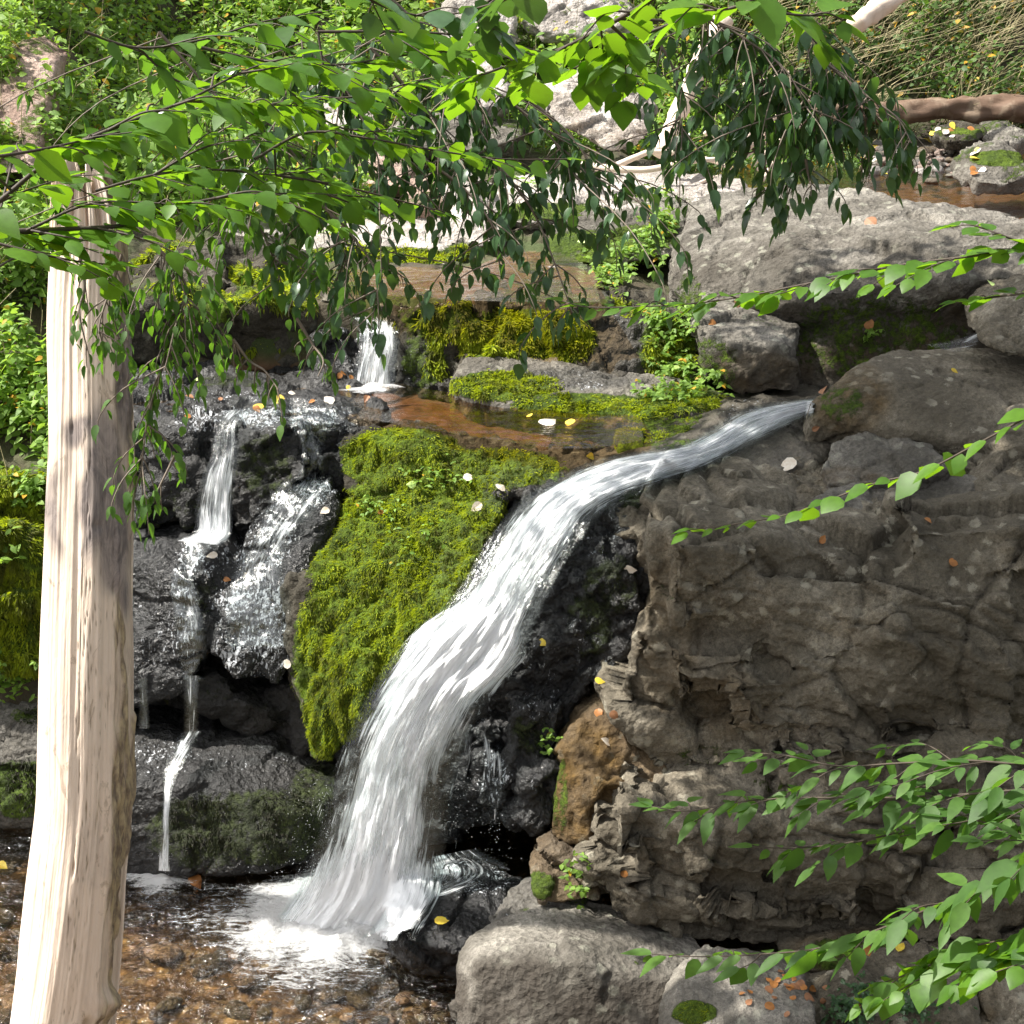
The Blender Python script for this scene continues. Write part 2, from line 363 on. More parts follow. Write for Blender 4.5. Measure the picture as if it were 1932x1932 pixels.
# ------------------------------------------------------------------ rocks
ROCKS = []
def hull_pts(spec):
    pts = [P(a, b, c) for a, b, c in spec['p']]
    T = spec.get('T', 0); dz = spec.get('dz', 0); sx = spec.get('sx', 0)
    pts2 = list(pts)
    if T: pts2 += [Vector((q.x+sx, q.y+T, q.z+dz)) for q in pts]
    for q in spec.get('w', []): pts2.append(Vector(q))
    d = spec.get('down', 0)
    if d: pts2 += [Vector((q.x, q.y+.1, q.z-d)) for q in pts]
    return pts2
def rock(name, label, cat, hulls, mat, vox=.03, smooth=2, low=.05, lows=1.3, crack=.03, cs=2.5, fine=.012, strata=0, moss=None, mossn=0.,
         mossb=None, wet=0., wetr=None, foamr=None, ochre=None, darkr=None, tuft=None, tuftmat='moss_tuft', seed=0, group=None, stretch=(1, 1, 1), tuftlen=.035, flat=0):
    bm = bmesh.new()
    for h in hulls:
        b2 = bmesh.new()
        for q in hull_pts(h): b2.verts.new(q)
        r = bmesh.ops.convex_hull(b2, input=b2.verts)
        junk = [g for g in r['geom_interior'] if isinstance(g, bmesh.types.BMVert)]
        bmesh.ops.delete(b2, geom=list(set(junk)), context='VERTS')
        loose = [v for v in b2.verts if not v.link_faces]
        bmesh.ops.delete(b2, geom=loose, context='VERTS')
        bmesh.ops.recalc_face_normals(b2, faces=b2.faces)
        m2 = bpy.data.meshes.new('t'); b2.to_mesh(m2); b2.free(); bm.from_mesh(m2); bpy.data.meshes.remove(m2)
    me = bpy.data.meshes.new('tmp'); bm.to_mesh(me); bm.free()
    ob = bpy.data.objects.new('tmp', me); COL.objects.link(ob)
    md = ob.modifiers.new('r', 'REMESH'); md.mode = 'VOXEL'; md.voxel_size = vox
    dg = bpy.context.evaluated_depsgraph_get(); ev = bpy.data.meshes.new_from_object(ob.evaluated_get(dg))
    bpy.data.objects.remove(ob); bpy.data.meshes.remove(me)
    n = len(ev.vertices); v = np.empty(n*3, np.float32); ev.vertices.foreach_get('co', v); v = v.reshape(-1, 3).astype(float)
    e = np.empty(len(ev.edges)*2, np.int32); ev.edges.foreach_get('vertices', e); e = e.reshape(-1, 2)
    deg = np.bincount(e.ravel(), minlength=n)[:, None]
    for k in range(smooth):
        s = np.zeros_like(v)
        for c in range(3): s[:, c] = np.bincount(e[:, 0], v[e[:, 1], c], n)+np.bincount(e[:, 1], v[e[:, 0], c], n)
        v = v*.4+.6*s/np.maximum(deg, 1)
    ev.vertices.foreach_set('co', v.astype(np.float32).ravel()); ev.update()
    def normals():
        a = np.empty(n*3, np.float32); ev.vertex_normals.foreach_get('vector', a); return a.reshape(-1, 3).astype(float)
    nr = normals(); so = seed*7.7
    q = v*np.array(stretch)+so
    qw = q+np.stack([fbm(q*1.7, 2), fbm(q*1.7+9, 2), fbm(q*1.7+19, 2)], 1)*(.035 if flat else .10)
    d = fbm(q*lows, 3)*low
    crk = np.zeros(n)
    if crack:
        f1, f2, cid = worley(qw*cs)
        cr = np.exp(-(f2-f1)/.03); d = d+worley.tilt*crack*1.6+(cid-.5)*crack*.8-cr*crack*.5
        g1, g2, gid = worley(qw*cs*2.7+5)
        cr2 = np.exp(-(g2-g1)/.07); d = d+worley.tilt*crack*.55+(gid-.5)*crack*.2-cr2*crack*.1
        crk = np.clip(sst(.35, .95, cr)*.9+sst(.5, 1, cr2)*.35, 0, 1)*sst(-.15, .25, fbm(q*1.1+3, 2))
    if strata:
        zz = (v[:, 2]+.25*v[:, 0]+fbm(q*.8, 2)*.12)*9
        sa = zz-np.floor(zz); d = d-strata*sst(.72, .9, sa)*sst(1., .93, sa)*sst(-.2, .2, fbm(q*np.array([1, 1, 4.])+7, 2))*2+perlin(np.stack([q[:, 0]*.7, q[:, 1]*.7, zz*1.3], 1))*strata
    if crack >= .09:
        k1, k2, kid = worley(qw*cs*7+11); d = d+worley.tilt*crack*.42
    d = d+fbm(q*11, 3, .6)*fine
    v = v+nr*d[:, None]
    ev.vertices.foreach_set('co', v.astype(np.float32).ravel()); ev.update(); nr = normals()
    px, pr = proj(v)
    def region(rs):
        a = np.zeros(n)
        for (u, w_, ru, rw, s) in rs: a = np.maximum(a, s*sst(1.25, .7, np.sqrt(((px-u)/ru)**2+((pr-w_)/rw)**2)))
        return a
    ms = np.zeros(n)+mossb if mossb else np.zeros(n)
    ms = np.maximum(ms, mossn*sst(.1, .8, nr[:, 2])*sst(-.3, .3, fbm(q*1.8+2, 3)))
    if moss: ms = np.maximum(ms, region(moss))
    wt_ = np.zeros(n)+wet
    if wetr: wt_ = np.maximum(wt_, region(wetr))
    fo = region(foamr) if foamr else np.zeros(n)
    oc = region(ochre) if ochre else np.zeros(n)
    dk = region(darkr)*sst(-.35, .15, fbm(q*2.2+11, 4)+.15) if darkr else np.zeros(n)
    nf = len(ev.polygons); lt = np.empty(nf, np.int32); ev.polygons.foreach_get('loop_total', lt)
    lv = np.empty(len(ev.loops), np.int32); ev.loops.foreach_get('vertex_index', lv)
    ls = np.empty(nf, np.int32); ev.polygons.foreach_get('loop_start', ls)
    q4 = ls[lt == 4][:, None]+np.arange(4); q3 = ls[lt == 3][:, None]+np.arange(3)
    F4 = lv[q4] if len(q4) else np.zeros((0, 4), int); F3 = lv[q3] if len(q3) else np.zeros((0, 3), int)
    bpy.data.meshes.remove(ev)
    org = Vector((float(v[:, 0].mean()), float(v[:, 1].mean()), float(v[:, 2].min())))
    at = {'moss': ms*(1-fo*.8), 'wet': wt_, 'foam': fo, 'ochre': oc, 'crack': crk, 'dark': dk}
    if tuft:
        root = empty(name, org, label, cat, group)
        o = mesh_np('stone', v, [F4, F3], M[mat], root, attrs=at)
        cen = v[F4].mean(1); A = np.linalg.norm(np.cross(v[F4[:, 1]]-v[F4[:, 0]], v[F4[:, 3]]-v[F4[:, 0]]), axis=1)
        nn = nr[F4].mean(1); mf = ms[F4].mean(1)
        view = ((np.array([0, 0, CAMZ])-cen)*nn).sum(1) > -.9*np.linalg.norm(cen-np.array([0, 0, CAMZ]), axis=1)*.5
        pxx, prr = proj(cen)
        mf = mf+fbm(cen*np.array([5, 5, 3.]), 3)*.55-.08
        wgt = A*np.clip((mf-.4)*2, 0, 1)*view*(np.abs(pxx-966) < 1150)*(nn[:, 2] > -.8)
        if wgt.sum() > 0:
            cnt = int(min(tuft*2.2*wgt.sum(), 120000)); idx = RNG.choice(len(wgt), cnt, p=wgt/wgt.sum())
            ba = RNG.random((cnt, 1)); bb = RNG.random((cnt, 1)); Fi = F4[idx]
            c = (v[Fi[:, 0]]*(1-ba)+v[Fi[:, 1]]*ba)*(1-bb)+(v[Fi[:, 3]]*(1-ba)+v[Fi[:, 2]]*ba)*bb; nn = nn[idx]
            clump = fbm(c*9, 2)
            g = np.array([0, 0, -1.])-nn*(-nn[:, 2:3]); gl = np.linalg.norm(g, axis=1)[:, None]; g = g/np.maximum(gl, .15)
            dr = g*(1.0)+nn*(.45+.5*clump[:, None])+RNG.normal(size=(cnt, 3))*.33; dr /= np.linalg.norm(dr, axis=1)[:, None]
            sd = np.cross(dr, nn+RNG.normal(size=(cnt, 3))*.4); sd /= np.linalg.norm(sd, axis=1)[:, None]+1e-6
            L = tuftlen*(.4+.9*RNG.random((cnt, 1)))*(1+.6*clump[:, None]); wd = tuftlen*(.07+.07*RNG.random((cnt, 1)))
            c = c-nn*.004
            V = np.stack([c-sd*wd*.6, c+sd*wd*.6, c+dr*L*.55+sd*wd+nn*L*.1, c+dr*L, c+dr*L*.55-sd*wd+nn*L*.1], 1).reshape(-1, 3)
            mesh_np('moss', V, (np.arange(cnt)*5)[:, None]+np.arange(5), M[tuftmat], root, smooth=False)
    else:
        o = mesh_np(name, v, [F4, F3], M[mat], origin=org, attrs=at); tag(o, label, cat, group)
    ROCKS.append(o)
    return o
H = lambda *p, **k: dict(p=list(p), **k)
def blocks(seed, x0, x1, r0, r1, n, y0, k):
    rr = random.Random(seed); out = []
    for i in range(n):
        u = rr.uniform(x0, x1); w_ = rr.uniform(r0, r1); a = rr.uniform(60, 150); h = rr.uniform(35, 85); y = y0-(w_-r0)*k-rr.uniform(.0, .13); sk = rr.uniform(-25, 25); tl = rr.uniform(-.08, .08); tt = rr.uniform(.03, .12)
        out.append(H((u-a, w_-h+sk*.3, y+tt-tl), (u+a*.9, w_-h-sk*.3, y+tt+tl), (u+a, w_+h*.8, y+tl), (u-a*.9+sk, w_+h, y-tl), T=.5))
    return out
# ---- bottom left: low wet boulder at the pool
rock('wet_boulder', 'low black wet boulder at the pool with a thin trickle over its front', 'boulder',
     [H((150, 1395, 8.45), (400, 1378, 8.5), (560, 1425, 8.4), (640, 1500, 8.15), (150, 1480, 8.1), (400, 1470, 8.1), (560, 1540, 7.98), (640, 1600, 8.0), T=.7, down=.9),
      H((150, 1660, 7.95), (480, 1655, 7.85), (590, 1640, 7.92), (150, 1480, 8.1), (400, 1470, 8.1), (560, 1530, 7.98), T=.6)],
     'wet', .02, 5, low=.05, crack=.02, cs=3, wet=.75, moss=[(500, 1560, 150, 80, .62), (380, 1570, 120, 80, .56), (600, 1500, 60, 70, .6)],
     foamr=[(400, 1430, 180, 30, .35), (330, 1420, 60, 40, .5), (270, 1420, 50, 50, .5)], tuft=6000, tuftmat='moss_dull', tuftlen=.03, seed=1)
# recess behind it
rock('wet_boulder', 'dark dripping rock in the recess below the middle of the left cascade', 'boulder',
     [H((150, 1280, 8.9), (640, 1280, 8.9), (660, 1500, 8.7), (150, 1480, 8.8), T=1.0, down=.3),
      H((330, 1290, 8.5), (400, 1270, 8.5), (470, 1330, 8.4), (540, 1370, 8.45), (480, 1400, 8.5), (370, 1350, 8.5), T=.5),
      H((500, 1300, 8.6), (570, 1300, 8.5), (600, 1400, 8.4), (560, 1430, 8.45), (490, 1400, 8.6), T=.5)],
     'wet', .025, 3, crack=.04, cs=3, wet=.5, mossb=.3, seed=2)
# middle left boulder, wet with water film
rock('wet_boulder', 'rounded wet boulder covered in a thin sheet of water halfway up the left cascade', 'boulder',
     [H((625, 905, 9.05), (540, 920, 9.0), (470, 1000, 8.85), (440, 1090, 8.7), (400, 1230, 8.42), (450, 1290, 8.36), (530, 1305, 8.36), (570, 1200, 8.45), (575, 1050, 8.65), (650, 960, 8.95), T=.8),
      H((150, 1020, 9.0), (330, 1005, 8.95), (420, 1010, 8.88), (450, 1080, 8.72), (360, 1090, 8.6), (380, 1260, 8.42), (340, 1320, 8.42), (240, 1340, 8.45), (150, 1340, 8.5), T=.9)],
     'wet', .02, 5, low=.05, lows=1.6, crack=.02, cs=3, wet=1.,
     foamr=[(480, 1180, 85, 110, 1.), (560, 930, 90, 40, .95), (500, 1020, 60, 70, .9), (345, 1160, 28, 130, .75), (390, 1050, 60, 40, .7), (300, 1180, 50, 100, .3)],
     moss=[(400, 1110, 40, 70, .45)], seed=3)
# upper left wet wall with the lip
rock('rock_ledge', 'black wet rock wall under the left half of the ledge with two cascades spilling over', 'ledge',
     [H((120, 800, 9.25), (650, 792, 9.3), (665, 930, 9.15), (600, 1020, 9.1), (120, 1030, 9.1), T=1.5),
      H((430, 815, 9.1), (470, 795, 9.25), (570, 800, 9.2), (580, 900, 9.0), (500, 990, 8.9), (440, 1000, 8.95), T=.5),
      H((270, 830, 9.1), (370, 810, 9.2), (400, 900, 9.05), (370, 1000, 8.95), (250, 1010, 8.95), T=.5),
      H((340, 720, 9.95), (700, 760, 9.8), (720, 800, 9.35), (400, 795, 9.25), (330, 760, 9.6), T=.3, down=.5)],
     'wet', .022, 3, low=.03, crack=.045, cs=3.2, fine=.02, wet=.7,
     foamr=[(560, 790, 150, 26, 1.), (400, 790, 90, 30, .8), (420, 760, 100, 30, .5), (500, 960, 40, 40, .3), (350, 860, 30, 30, .3)],
     moss=[(500, 880, 60, 80, .5), (330, 960, 80, 60, .4), (430, 720, 80, 20, .5)], seed=4)
# main moss mound
rock('mossy_rock', 'large hump of bright green moss between the left cascade and the main waterfall', 'rock',
     [H((632, 812, 9.3), (760, 800, 9.4), (900, 822, 9.3), (1090, 872, 8.95), (1010, 930, 8.75), (860, 950, 8.85), (640, 930, 9.05), (640, 930, 9.4), (1000, 930, 9.2), T=.05),
      H((640, 960, 9.05), (760, 900, 9.1), (960, 930, 8.75), (905, 1050, 8.35), (860, 1140, 8.15), (760, 1240, 8.0), (700, 1330, 7.95), (640, 1420, 8.05), (590, 1440, 8.15), (555, 1340, 8.2),
        (545, 1180, 8.4), (545, 1080, 8.6), T=.9),
      H((1090, 870, 8.95), (1000, 960, 8.5), (960, 1050, 8.25), (1130, 900, 8.8), T=.8)],
     'mossy', .02, 7, low=.06, lows=1.8, crack=.022, cs=2.6, fine=.032,
     wetr=[(990, 930, 90, 60, .8), (880, 1120, 60, 120, .8)],
     moss=[(760, 865, 125, 60, 1.), (930, 885, 140, 42, .85), (770, 1040, 200, 150, 1.05), (680, 1240, 130, 180, 1.05), (620, 1370, 60, 70, .9), (860, 980, 110, 70, .9)], tuft=34000, tuftlen=.024, seed=5, stretch=(1.3, 1.3, .55))
# rock behind the fall and right of it
rock('wet_rock', 'glistening black wet rock wall just right of and behind the main waterfall', 'rock',
     [H((1000, 965, 8.45), (1240, 905, 8.75), (1260, 960, 8.2), (1180, 1030, 8.05), (1210, 1200, 7.9), (1080, 1330, 7.8), (960, 1300, 7.85), (880, 1200, 8.05), (920, 1080, 8.3), T=.9),
      H((880, 1180, 8.05), (960, 1290, 7.85), (1080, 1330, 7.8), (1050, 1500, 7.75), (900, 1560, 7.85), (620, 1640, 7.95), (640, 1480, 7.98), (720, 1310, 7.95), T=.8),
      H((960, 1330, 7.7), (1060, 1340, 7.65), (1050, 1490, 7.6), (960, 1480, 7.6), T=.5),
      H((990, 1470, 7.5), (1040, 1440, 7.55), (1060, 1520, 7.45), (1030, 1580, 7.45), (970, 1550, 7.5), T=.4),
      H((900, 1440, 7.68), (955, 1440, 7.66), (960, 1520, 7.6), (905, 1515, 7.62), T=.35)],
     'wet', .018, 3, low=.05, lows=2, crack=.045, cs=4.2, fine=.02, wet=.95,
     foamr=[(930, 1470, 34, 60, .95), (1040, 1250, 60, 60, .35), (1010, 1330, 50, 30, .5), (1120, 1000, 80, 60, .5), (1090, 930, 60, 20, .5), (900, 1330, 40, 60, .45), (1010, 1480, 20, 12, .9), (1080, 1200, 40, 40, .45)],
     moss=[(1180, 930, 100, 40, .6), (1150, 1100, 60, 70, .5), (1000, 1380, 40, 50, .5), (1110, 1180, 50, 70, .55)], seed=6, tuft=3000, tuftmat='moss_dull', tuftlen=.025)
# stream chute upper
rock('rock_slab', 'wet brown slab that carries the stream down to the top of the main waterfall', 'slab',
     [H((1000, 975, 8.4), (1130, 880, 8.85), (1200, 850, 9.05), (1400, 770, 9.45), (1560, 745, 9.7), (1620, 800, 9.2), (1540, 870, 8.75), (1250, 965, 8.25), T=.5, down=.9, dz=-.05)],
     'brown', .025, 3, low=.03, crack=.02, wet=.55, foamr=[(1440, 770, 100, 20, .5)], moss=[(1300, 840, 90, 16, .5), (1180, 935, 100, 20, .5)],
     ochre=[(1300, 930, 150, 40, .35)], seed=7)
# small stones on ledge right of red pool
rock('mossy_stone', 'small mossy stone at the right end of the red brown ledge pool, beside the stream', 'stone',
     [H((1165, 830, 9.15), (1230, 790, 9.5), (1310, 780, 9.55), (1330, 800, 9.4), (1280, 840, 9.1), (1170, 850, 9.05), T=.2, down=.4)],
     'mossy', .016, 3, low=.02, crack=.015, fine=.01, mossb=.55, tuft=9000, tuftlen=.025, seed=8)
rock('mossy_slab', 'long low slab with moss on its front edge above the red brown ledge pool', 'slab',
     [H((848, 720, 9.85), (880, 672, 10.25), (1000, 672, 10.35), (1120, 690, 10.3), (1300, 715, 10.15), (1400, 745, 9.95), (1330, 775, 9.6), (1210, 805, 9.4), (1000, 782, 9.55), (880, 760, 9.75), down=.35)],
     'grey', .02, 4, low=.03, crack=.025, fine=.012, wetr=[(1080, 715, 130, 22, .7), (820, 740, 50, 20, .7)], foamr=[(1090, 725, 60, 14, .5), (1060, 705, 90, 12, .35)],
     moss=[(950, 728, 110, 30, .95), (1100, 765, 140, 25, .8), (1280, 755, 100, 30, .7), (1220, 780, 60, 18, .8)], tuft=16000, tuftlen=.03, seed=9)
# mossy wall band
rock('mossy_ledge', 'moss draped rock step between the upper pool and the ledge pool', 'ledge',
     [H((740, 590, 10.6), (870, 570, 10.8), (1000, 565, 10.85), (1140, 570, 10.8), (1250, 590, 10.6), (1330, 600, 10.45), (1330, 740, 10.1), (1130, 710, 10.3), (860, 690, 10.45), (850, 760, 10.2), (750, 745, 10.3), T=.5, down=.1),
      H((900, 580, 10.65), (1110, 590, 10.6), (1120, 690, 10.35), (1000, 690, 10.35), (890, 660, 10.45), T=.4)],
     'mossy', .022, 3, low=.05, crack=.05, cs=3, fine=.025, moss=[(1000, 640, 130, 60, .95), (830, 600, 90, 50, .6), (1260, 660, 60, 70, .7), (1180, 590, 60, 30, .5), (800, 680, 50, 60, .55)],
     wetr=[(1180, 640, 50, 70, .7), (800, 700, 60, 60, .7)], foamr=[(1170, 600, 50, 16, .5), (780, 570, 90, 12, .5)], tuft=16000, tuftlen=.045, seed=10, stretch=(1.2, 1.2, .6))
rock('wet_ledge_rock', 'wet black rock behind the small upper cascade', 'rock',
     [H((600, 612, 10.75), (680, 600, 10.8), (770, 610, 10.7), (780, 745, 10.25), (700, 740, 10.35), (610, 725, 10.45), T=.7),
      H((590, 640, 10.5), (650, 625, 10.55), (670, 715, 10.35), (590, 720, 10.4), T=.4)],
     'wet', .022, 3, crack=.035, cs=3.5, wet=.9, foamr=[(700, 620, 60, 22, .9), (640, 690, 40, 30, .4)], mossb=.2, seed=11)
rock('mossy_ledge', 'dark moss draped rock step left of the small upper cascade, behind hanging leaves', 'ledge',
     [H((360, 575, 10.8), (500, 545, 11.1), (620, 560, 11.0), (600, 690, 10.6), (470, 690, 10.6), (350, 680, 10.6), T=.6),
      H((150, 620, 10.9), (370, 600, 10.9), (370, 700, 10.7), (150, 760, 10.4), T=1)],
     'mossy', .025, 3, low=.06, crack=.05, cs=3, moss=[(430, 620, 90, 60, .85), (540, 600, 70, 60, .8)], tuft=12000, tuftlen=.05, seed=12)
rock('rock_block', 'squared block with a pale flat top standing left under the big grey boulder', 'block',
     [H((1310, 600, 10.1), (1345, 578, 10.4), (1400, 590, 10.35), (1510, 618, 10.15), (1512, 740, 9.75), (1400, 745, 9.75), (1330, 700, 9.9), (1315, 640, 9.95), (1500, 650, 9.8), (1380, 648, 9.8), T=.25)],
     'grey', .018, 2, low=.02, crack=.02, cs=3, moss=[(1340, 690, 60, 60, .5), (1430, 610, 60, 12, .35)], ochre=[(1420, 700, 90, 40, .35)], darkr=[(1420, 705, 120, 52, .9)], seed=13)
# big grey boulder
rock('boulder', 'huge grey boulder with a sunlit rounded top and dark undercut face, upper right', 'boulder',
     [H((1262, 520, 11.0), (1275, 440, 11.6), (1300, 380, 12.3), (1400, 345, 13.0), (1560, 352, 13.1), (1750, 385, 12.8), (1932, 415, 12.4), (2250, 460, 12),
        (1270, 575, 10.8), (1440, 575, 10.35), (1520, 560, 10.15), (1700, 530, 10.1), (1932, 520, 10.1), (2250, 520, 10.1),
        (1500, 470, 10.7), (1800, 450, 10.6), (2250, 470, 10.6), (1300, 620, 10.8), (1450, 640, 10.5), down=.2),
      H((1440, 560, 10.45), (2250, 530, 10.2), (2250, 700, 10.0), (1860, 650, 10.1), (1540, 745, 10.05), (1500, 745, 10.1), T=1.4)],
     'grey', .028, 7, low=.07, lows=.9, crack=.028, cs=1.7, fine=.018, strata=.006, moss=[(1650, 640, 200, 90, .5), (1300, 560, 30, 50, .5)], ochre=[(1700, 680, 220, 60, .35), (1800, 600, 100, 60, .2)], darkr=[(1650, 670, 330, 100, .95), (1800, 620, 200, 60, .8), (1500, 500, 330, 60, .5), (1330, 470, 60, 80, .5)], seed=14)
rock('boulder', 'dark grey stone at the right edge under the big boulder, beside a trickle', 'boulder',
     [H((1855, 655, 9.3), (1862, 600, 9.5), (1900, 562, 9.7), (2000, 540, 9.7), (2150, 600, 9.3), (2150, 690, 9.1), (1900, 672, 9.15), T=.5)],
     'brown', .02, 5, low=.04, crack=.02, seed=15)
rock('boulder', 'brown boulder with an ochre green left shoulder where the stream comes round it', 'boulder',
     [H((1530, 800, 8.95), (1538, 760, 9.1), (1620, 690, 9.3), (1690, 655, 9.7), (1900, 650, 9.8), (2200, 690, 9.6), (1760, 690, 9.3), (1960, 720, 9.1), (2200, 760, 8.9), (1560, 780, 8.9), (1640, 715, 9.1), (1680, 820, 8.75), (1860, 835, 8.6), (2200, 860, 8.5), T=.4, dz=-.25, down=.2)],
     'brown', .02, 5, low=.04, lows=1.2, crack=.016, cs=1.6, fine=.008, ochre=[(1600, 750, 80, 70, .6)], moss=[(1590, 760, 50, 40, .5)], seed=16)
# right slope slabs
rock('rock_slab', 'rippled grey slab in the middle of the right slope, above the thin leafy twig', 'slab',
     [H((1545, 880, 8.55), (1570, 830, 8.75), (1640, 808, 8.85), (1760, 835, 8.7), (1800, 880, 8.4), (1700, 910, 8.3), (1560, 910, 8.4), down=.35)],
     'grey', .016, 3, low=.02, crack=.012, strata=.014, ochre=[(1600, 900, 60, 20, .4)], seed=17)
rock('rock_slab', 'broad grey slab crossed by the thin leafy twig on the right slope', 'slab',
     [H((1500, 985, 8.05), (1560, 920, 8.35), (1700, 890, 8.5), (1870, 900, 8.45), (1890, 960, 8.15), (1830, 1030, 7.85), (1640, 1010, 7.95), down=.5)],
     'grey', .02, 3, low=.03, crack=.02, cs=2.2, moss=[(1620, 985, 90, 14, .5)], seed=18)
rock('boulder', 'brown stone on the right edge of the slope above the cliff', 'boulder',
     [H((1850, 960, 8.1), (1870, 860, 8.45), (1910, 800, 8.6), (2200, 780, 8.6), (2200, 1100, 7.7), (1830, 1060, 7.75), (1840, 1000, 7.9), T=.4, down=.2)],
     'brown', .02, 4, low=.05, crack=.04, cs=2.4, mossn=.6, seed=19)
rock('rock_slope', 'rough pebbly brown slope beside the stream above the big cliff', 'slope',
     [H((1150, 960, 8.25), (1240, 930, 8.5), (1560, 850, 8.85), (1720, 880, 8.6), (2200, 900, 8.5), (2200, 1080, 7.75), (1700, 1060, 7.8), (1300, 1010, 7.95), (1200, 1010, 8.0), down=.9)],
     'brown', .018, 2, low=.04, crack=.025, cs=4, fine=.02, wetr=[(1300, 920, 120, 40, .5)], ochre=[(1350, 900, 200, 50, .4)], seed=20)
# big cliff
rock('rock_cliff', 'massive brown fractured rock face filling the right side above the leafy branches', 'rock face',
     [H((1205, 1010, 7.95), (1300, 965, 8.05), (1480, 965, 8.05), (1700, 1010, 7.95), (2200, 1080, 7.75), (1230, 1000, 7.75), (1420, 1010, 7.72), (1700, 1060, 7.6), (2200, 1120, 7.5),
        (1215, 1180, 7.6), (1200, 1330, 7.5), (1240, 1420, 7.45), (2200, 1400, 7.35), (2200, 1250, 7.3), (1600, 1300, 7.35), (1500, 1150, 7.45), T=.9, down=.1),
      H((1200, 1190, 7.55), (1150, 1340, 7.5), (1260, 1480, 7.4), (1500, 1480, 7.3), (1500, 1380, 7.4), (1400, 1200, 7.55), T=.8),
      H((1480, 1260, 7.35), (1700, 1180, 7.35), (1900, 1300, 7.25), (1850, 1390, 7.25), (1560, 1390, 7.3), T=.6),
      H((1350, 1100, 7.6), (1560, 1080, 7.6), (1600, 1280, 7.4), (1420, 1330, 7.4), (1340, 1240, 7.5), T=.6)]+blocks(5, 1350, 2050, 1030, 1400, 17, 7.66, .0010),
     'brown', .018, 1, low=.04, lows=1.4, crack=.085, cs=1.35, fine=.012, strata=.02, flat=1, ochre=[(1260, 1200, 60, 180, .3), (1380, 1330, 90, 60, .35)], moss=[(1330, 1430, 60, 40, .4), (1250, 1120, 50, 20, .35)], seed=21)
rock('rock_cliff', 'lower lichen spotted rock face behind the leafy branches, above the front grey boulder', 'rock face',
     [H((1105, 1540, 7.3), (1150, 1480, 7.4), (1240, 1440, 7.45), (1340, 1400, 7.5), (2200, 1400, 7.35), (2200, 1560, 7.1), (1110, 1660, 7.15), (1180, 1740, 7.0), (1300, 1780, 6.95), (2200, 1760, 6.9), (1400, 1560, 7.15), T=1.0),
      H((1110, 1520, 7.2), (1240, 1470, 7.25), (1330, 1520, 7.15), (1300, 1600, 7.05), (1280, 1770, 6.9), (1180, 1720, 6.95), (1105, 1640, 7.1), T=.8),
      H((1500, 1500, 7.1), (1700, 1480, 7.1), (1740, 1650, 6.95), (1600, 1700, 6.9), (1480, 1620, 6.95), T=.7),
      H((1700, 1560, 7.0), (2200, 1560, 6.9), (2200, 1740, 6.8), (1760, 1740, 6.85), T=.7),
      *blocks(6, 1250, 2050, 1450, 1740, 13, 7.22, .0013), H((1310, 1700, 6.85), (1430, 1715, 6.8), (1560, 1740, 6.85), (1540, 1760, 6.85), (1360, 1740, 6.85), T=.5)],
     'brown', .018, 1, low=.04, lows=1.5, crack=.07, cs=1.8, fine=.014, strata=.022, flat=1, moss=[(1600, 1780, 120, 30, .45), (1460, 1480, 50, 20, .4), (1350, 1600, 30, 40, .3)], seed=22)
rock('rock_block', 'rusty orange stained block wedged between the wet wall and the lichen spotted face', 'block',
     [H((1050, 1430, 7.5), (1080, 1370, 7.6), (1180, 1330, 7.65), (1250, 1360, 7.6), (1250, 1500, 7.35), (1060, 1470, 7.4), (1100, 1500, 7.3), (1035, 1590, 7.35), (1100, 1600, 7.25), (1230, 1560, 7.25), T=.5)],
     'rust', .016, 3, low=.03, crack=.024, cs=3.2, ochre=[(1100, 1480, 90, 120, .9)], moss=[(1055, 1500, 20, 90, .5)], seed=23)
# stones at the foot
rock('wet_boulder', 'small black wet boulder at the foot of the waterfall, yellow leaf on it', 'boulder',
     [H((730, 1730, 7.2), (780, 1680, 7.35), (860, 1655, 7.5), (940, 1670, 7.5), (985, 1700, 7.35), (960, 1760, 7.1), (900, 1800, 6.95), (780, 1780, 7.0), (740, 1760, 7.1), T=.25, down=.35)],
     'wet', .014, 4, low=.04, lows=2, crack=.02, cs=4, wet=1., foamr=[(860, 1670, 110, 24, .8), (900, 1640, 60, 30, .7)], seed=24)
rock('wet_stone', 'flat grey stone slick with water behind the front grey boulder', 'stone',
     [H((920, 1760, 7.0), (960, 1710, 7.2), (1040, 1680, 7.3), (1130, 1700, 7.2), (1130, 1760, 6.95), (960, 1790, 6.9), T=.2, down=.4)],
     'grey', .016, 3, low=.03, crack=.03, wet=.6, moss=[(990, 1740, 20, 30, .6), (1080, 1690, 50, 20, .5)], foamr=[(960, 1740, 30, 20, .5)], ochre=[(1120, 1730, 60, 30, .6)], seed=25)
rock('rock_chip', 'small tilted brown stone wedged in the gap under the rusty block', 'stone',
     [H((1010, 1610, 7.25), (1040, 1585, 7.3), (1090, 1600, 7.3), (1100, 1640, 7.2), (1040, 1640, 7.2), T=.15)],
     'rust', .012, 2, low=.02, crack=.02, wet=.4, seed=26)
rock('rock_chip', 'mossy brown stone below the tilted stone in the gap right of the waterfall', 'stone',
     [H((1010, 1650, 7.2), (1060, 1640, 7.25), (1120, 1650, 7.2), (1130, 1700, 7.1), (1020, 1705, 7.1), T=.3)],
     'rust', .014, 2, low=.02, crack=.02, wet=.3, moss=[(1020, 1670, 30, 30, .7), (1100, 1640, 40, 20, .6)], ochre=[(1060, 1680, 40, 30, .6)], seed=27)
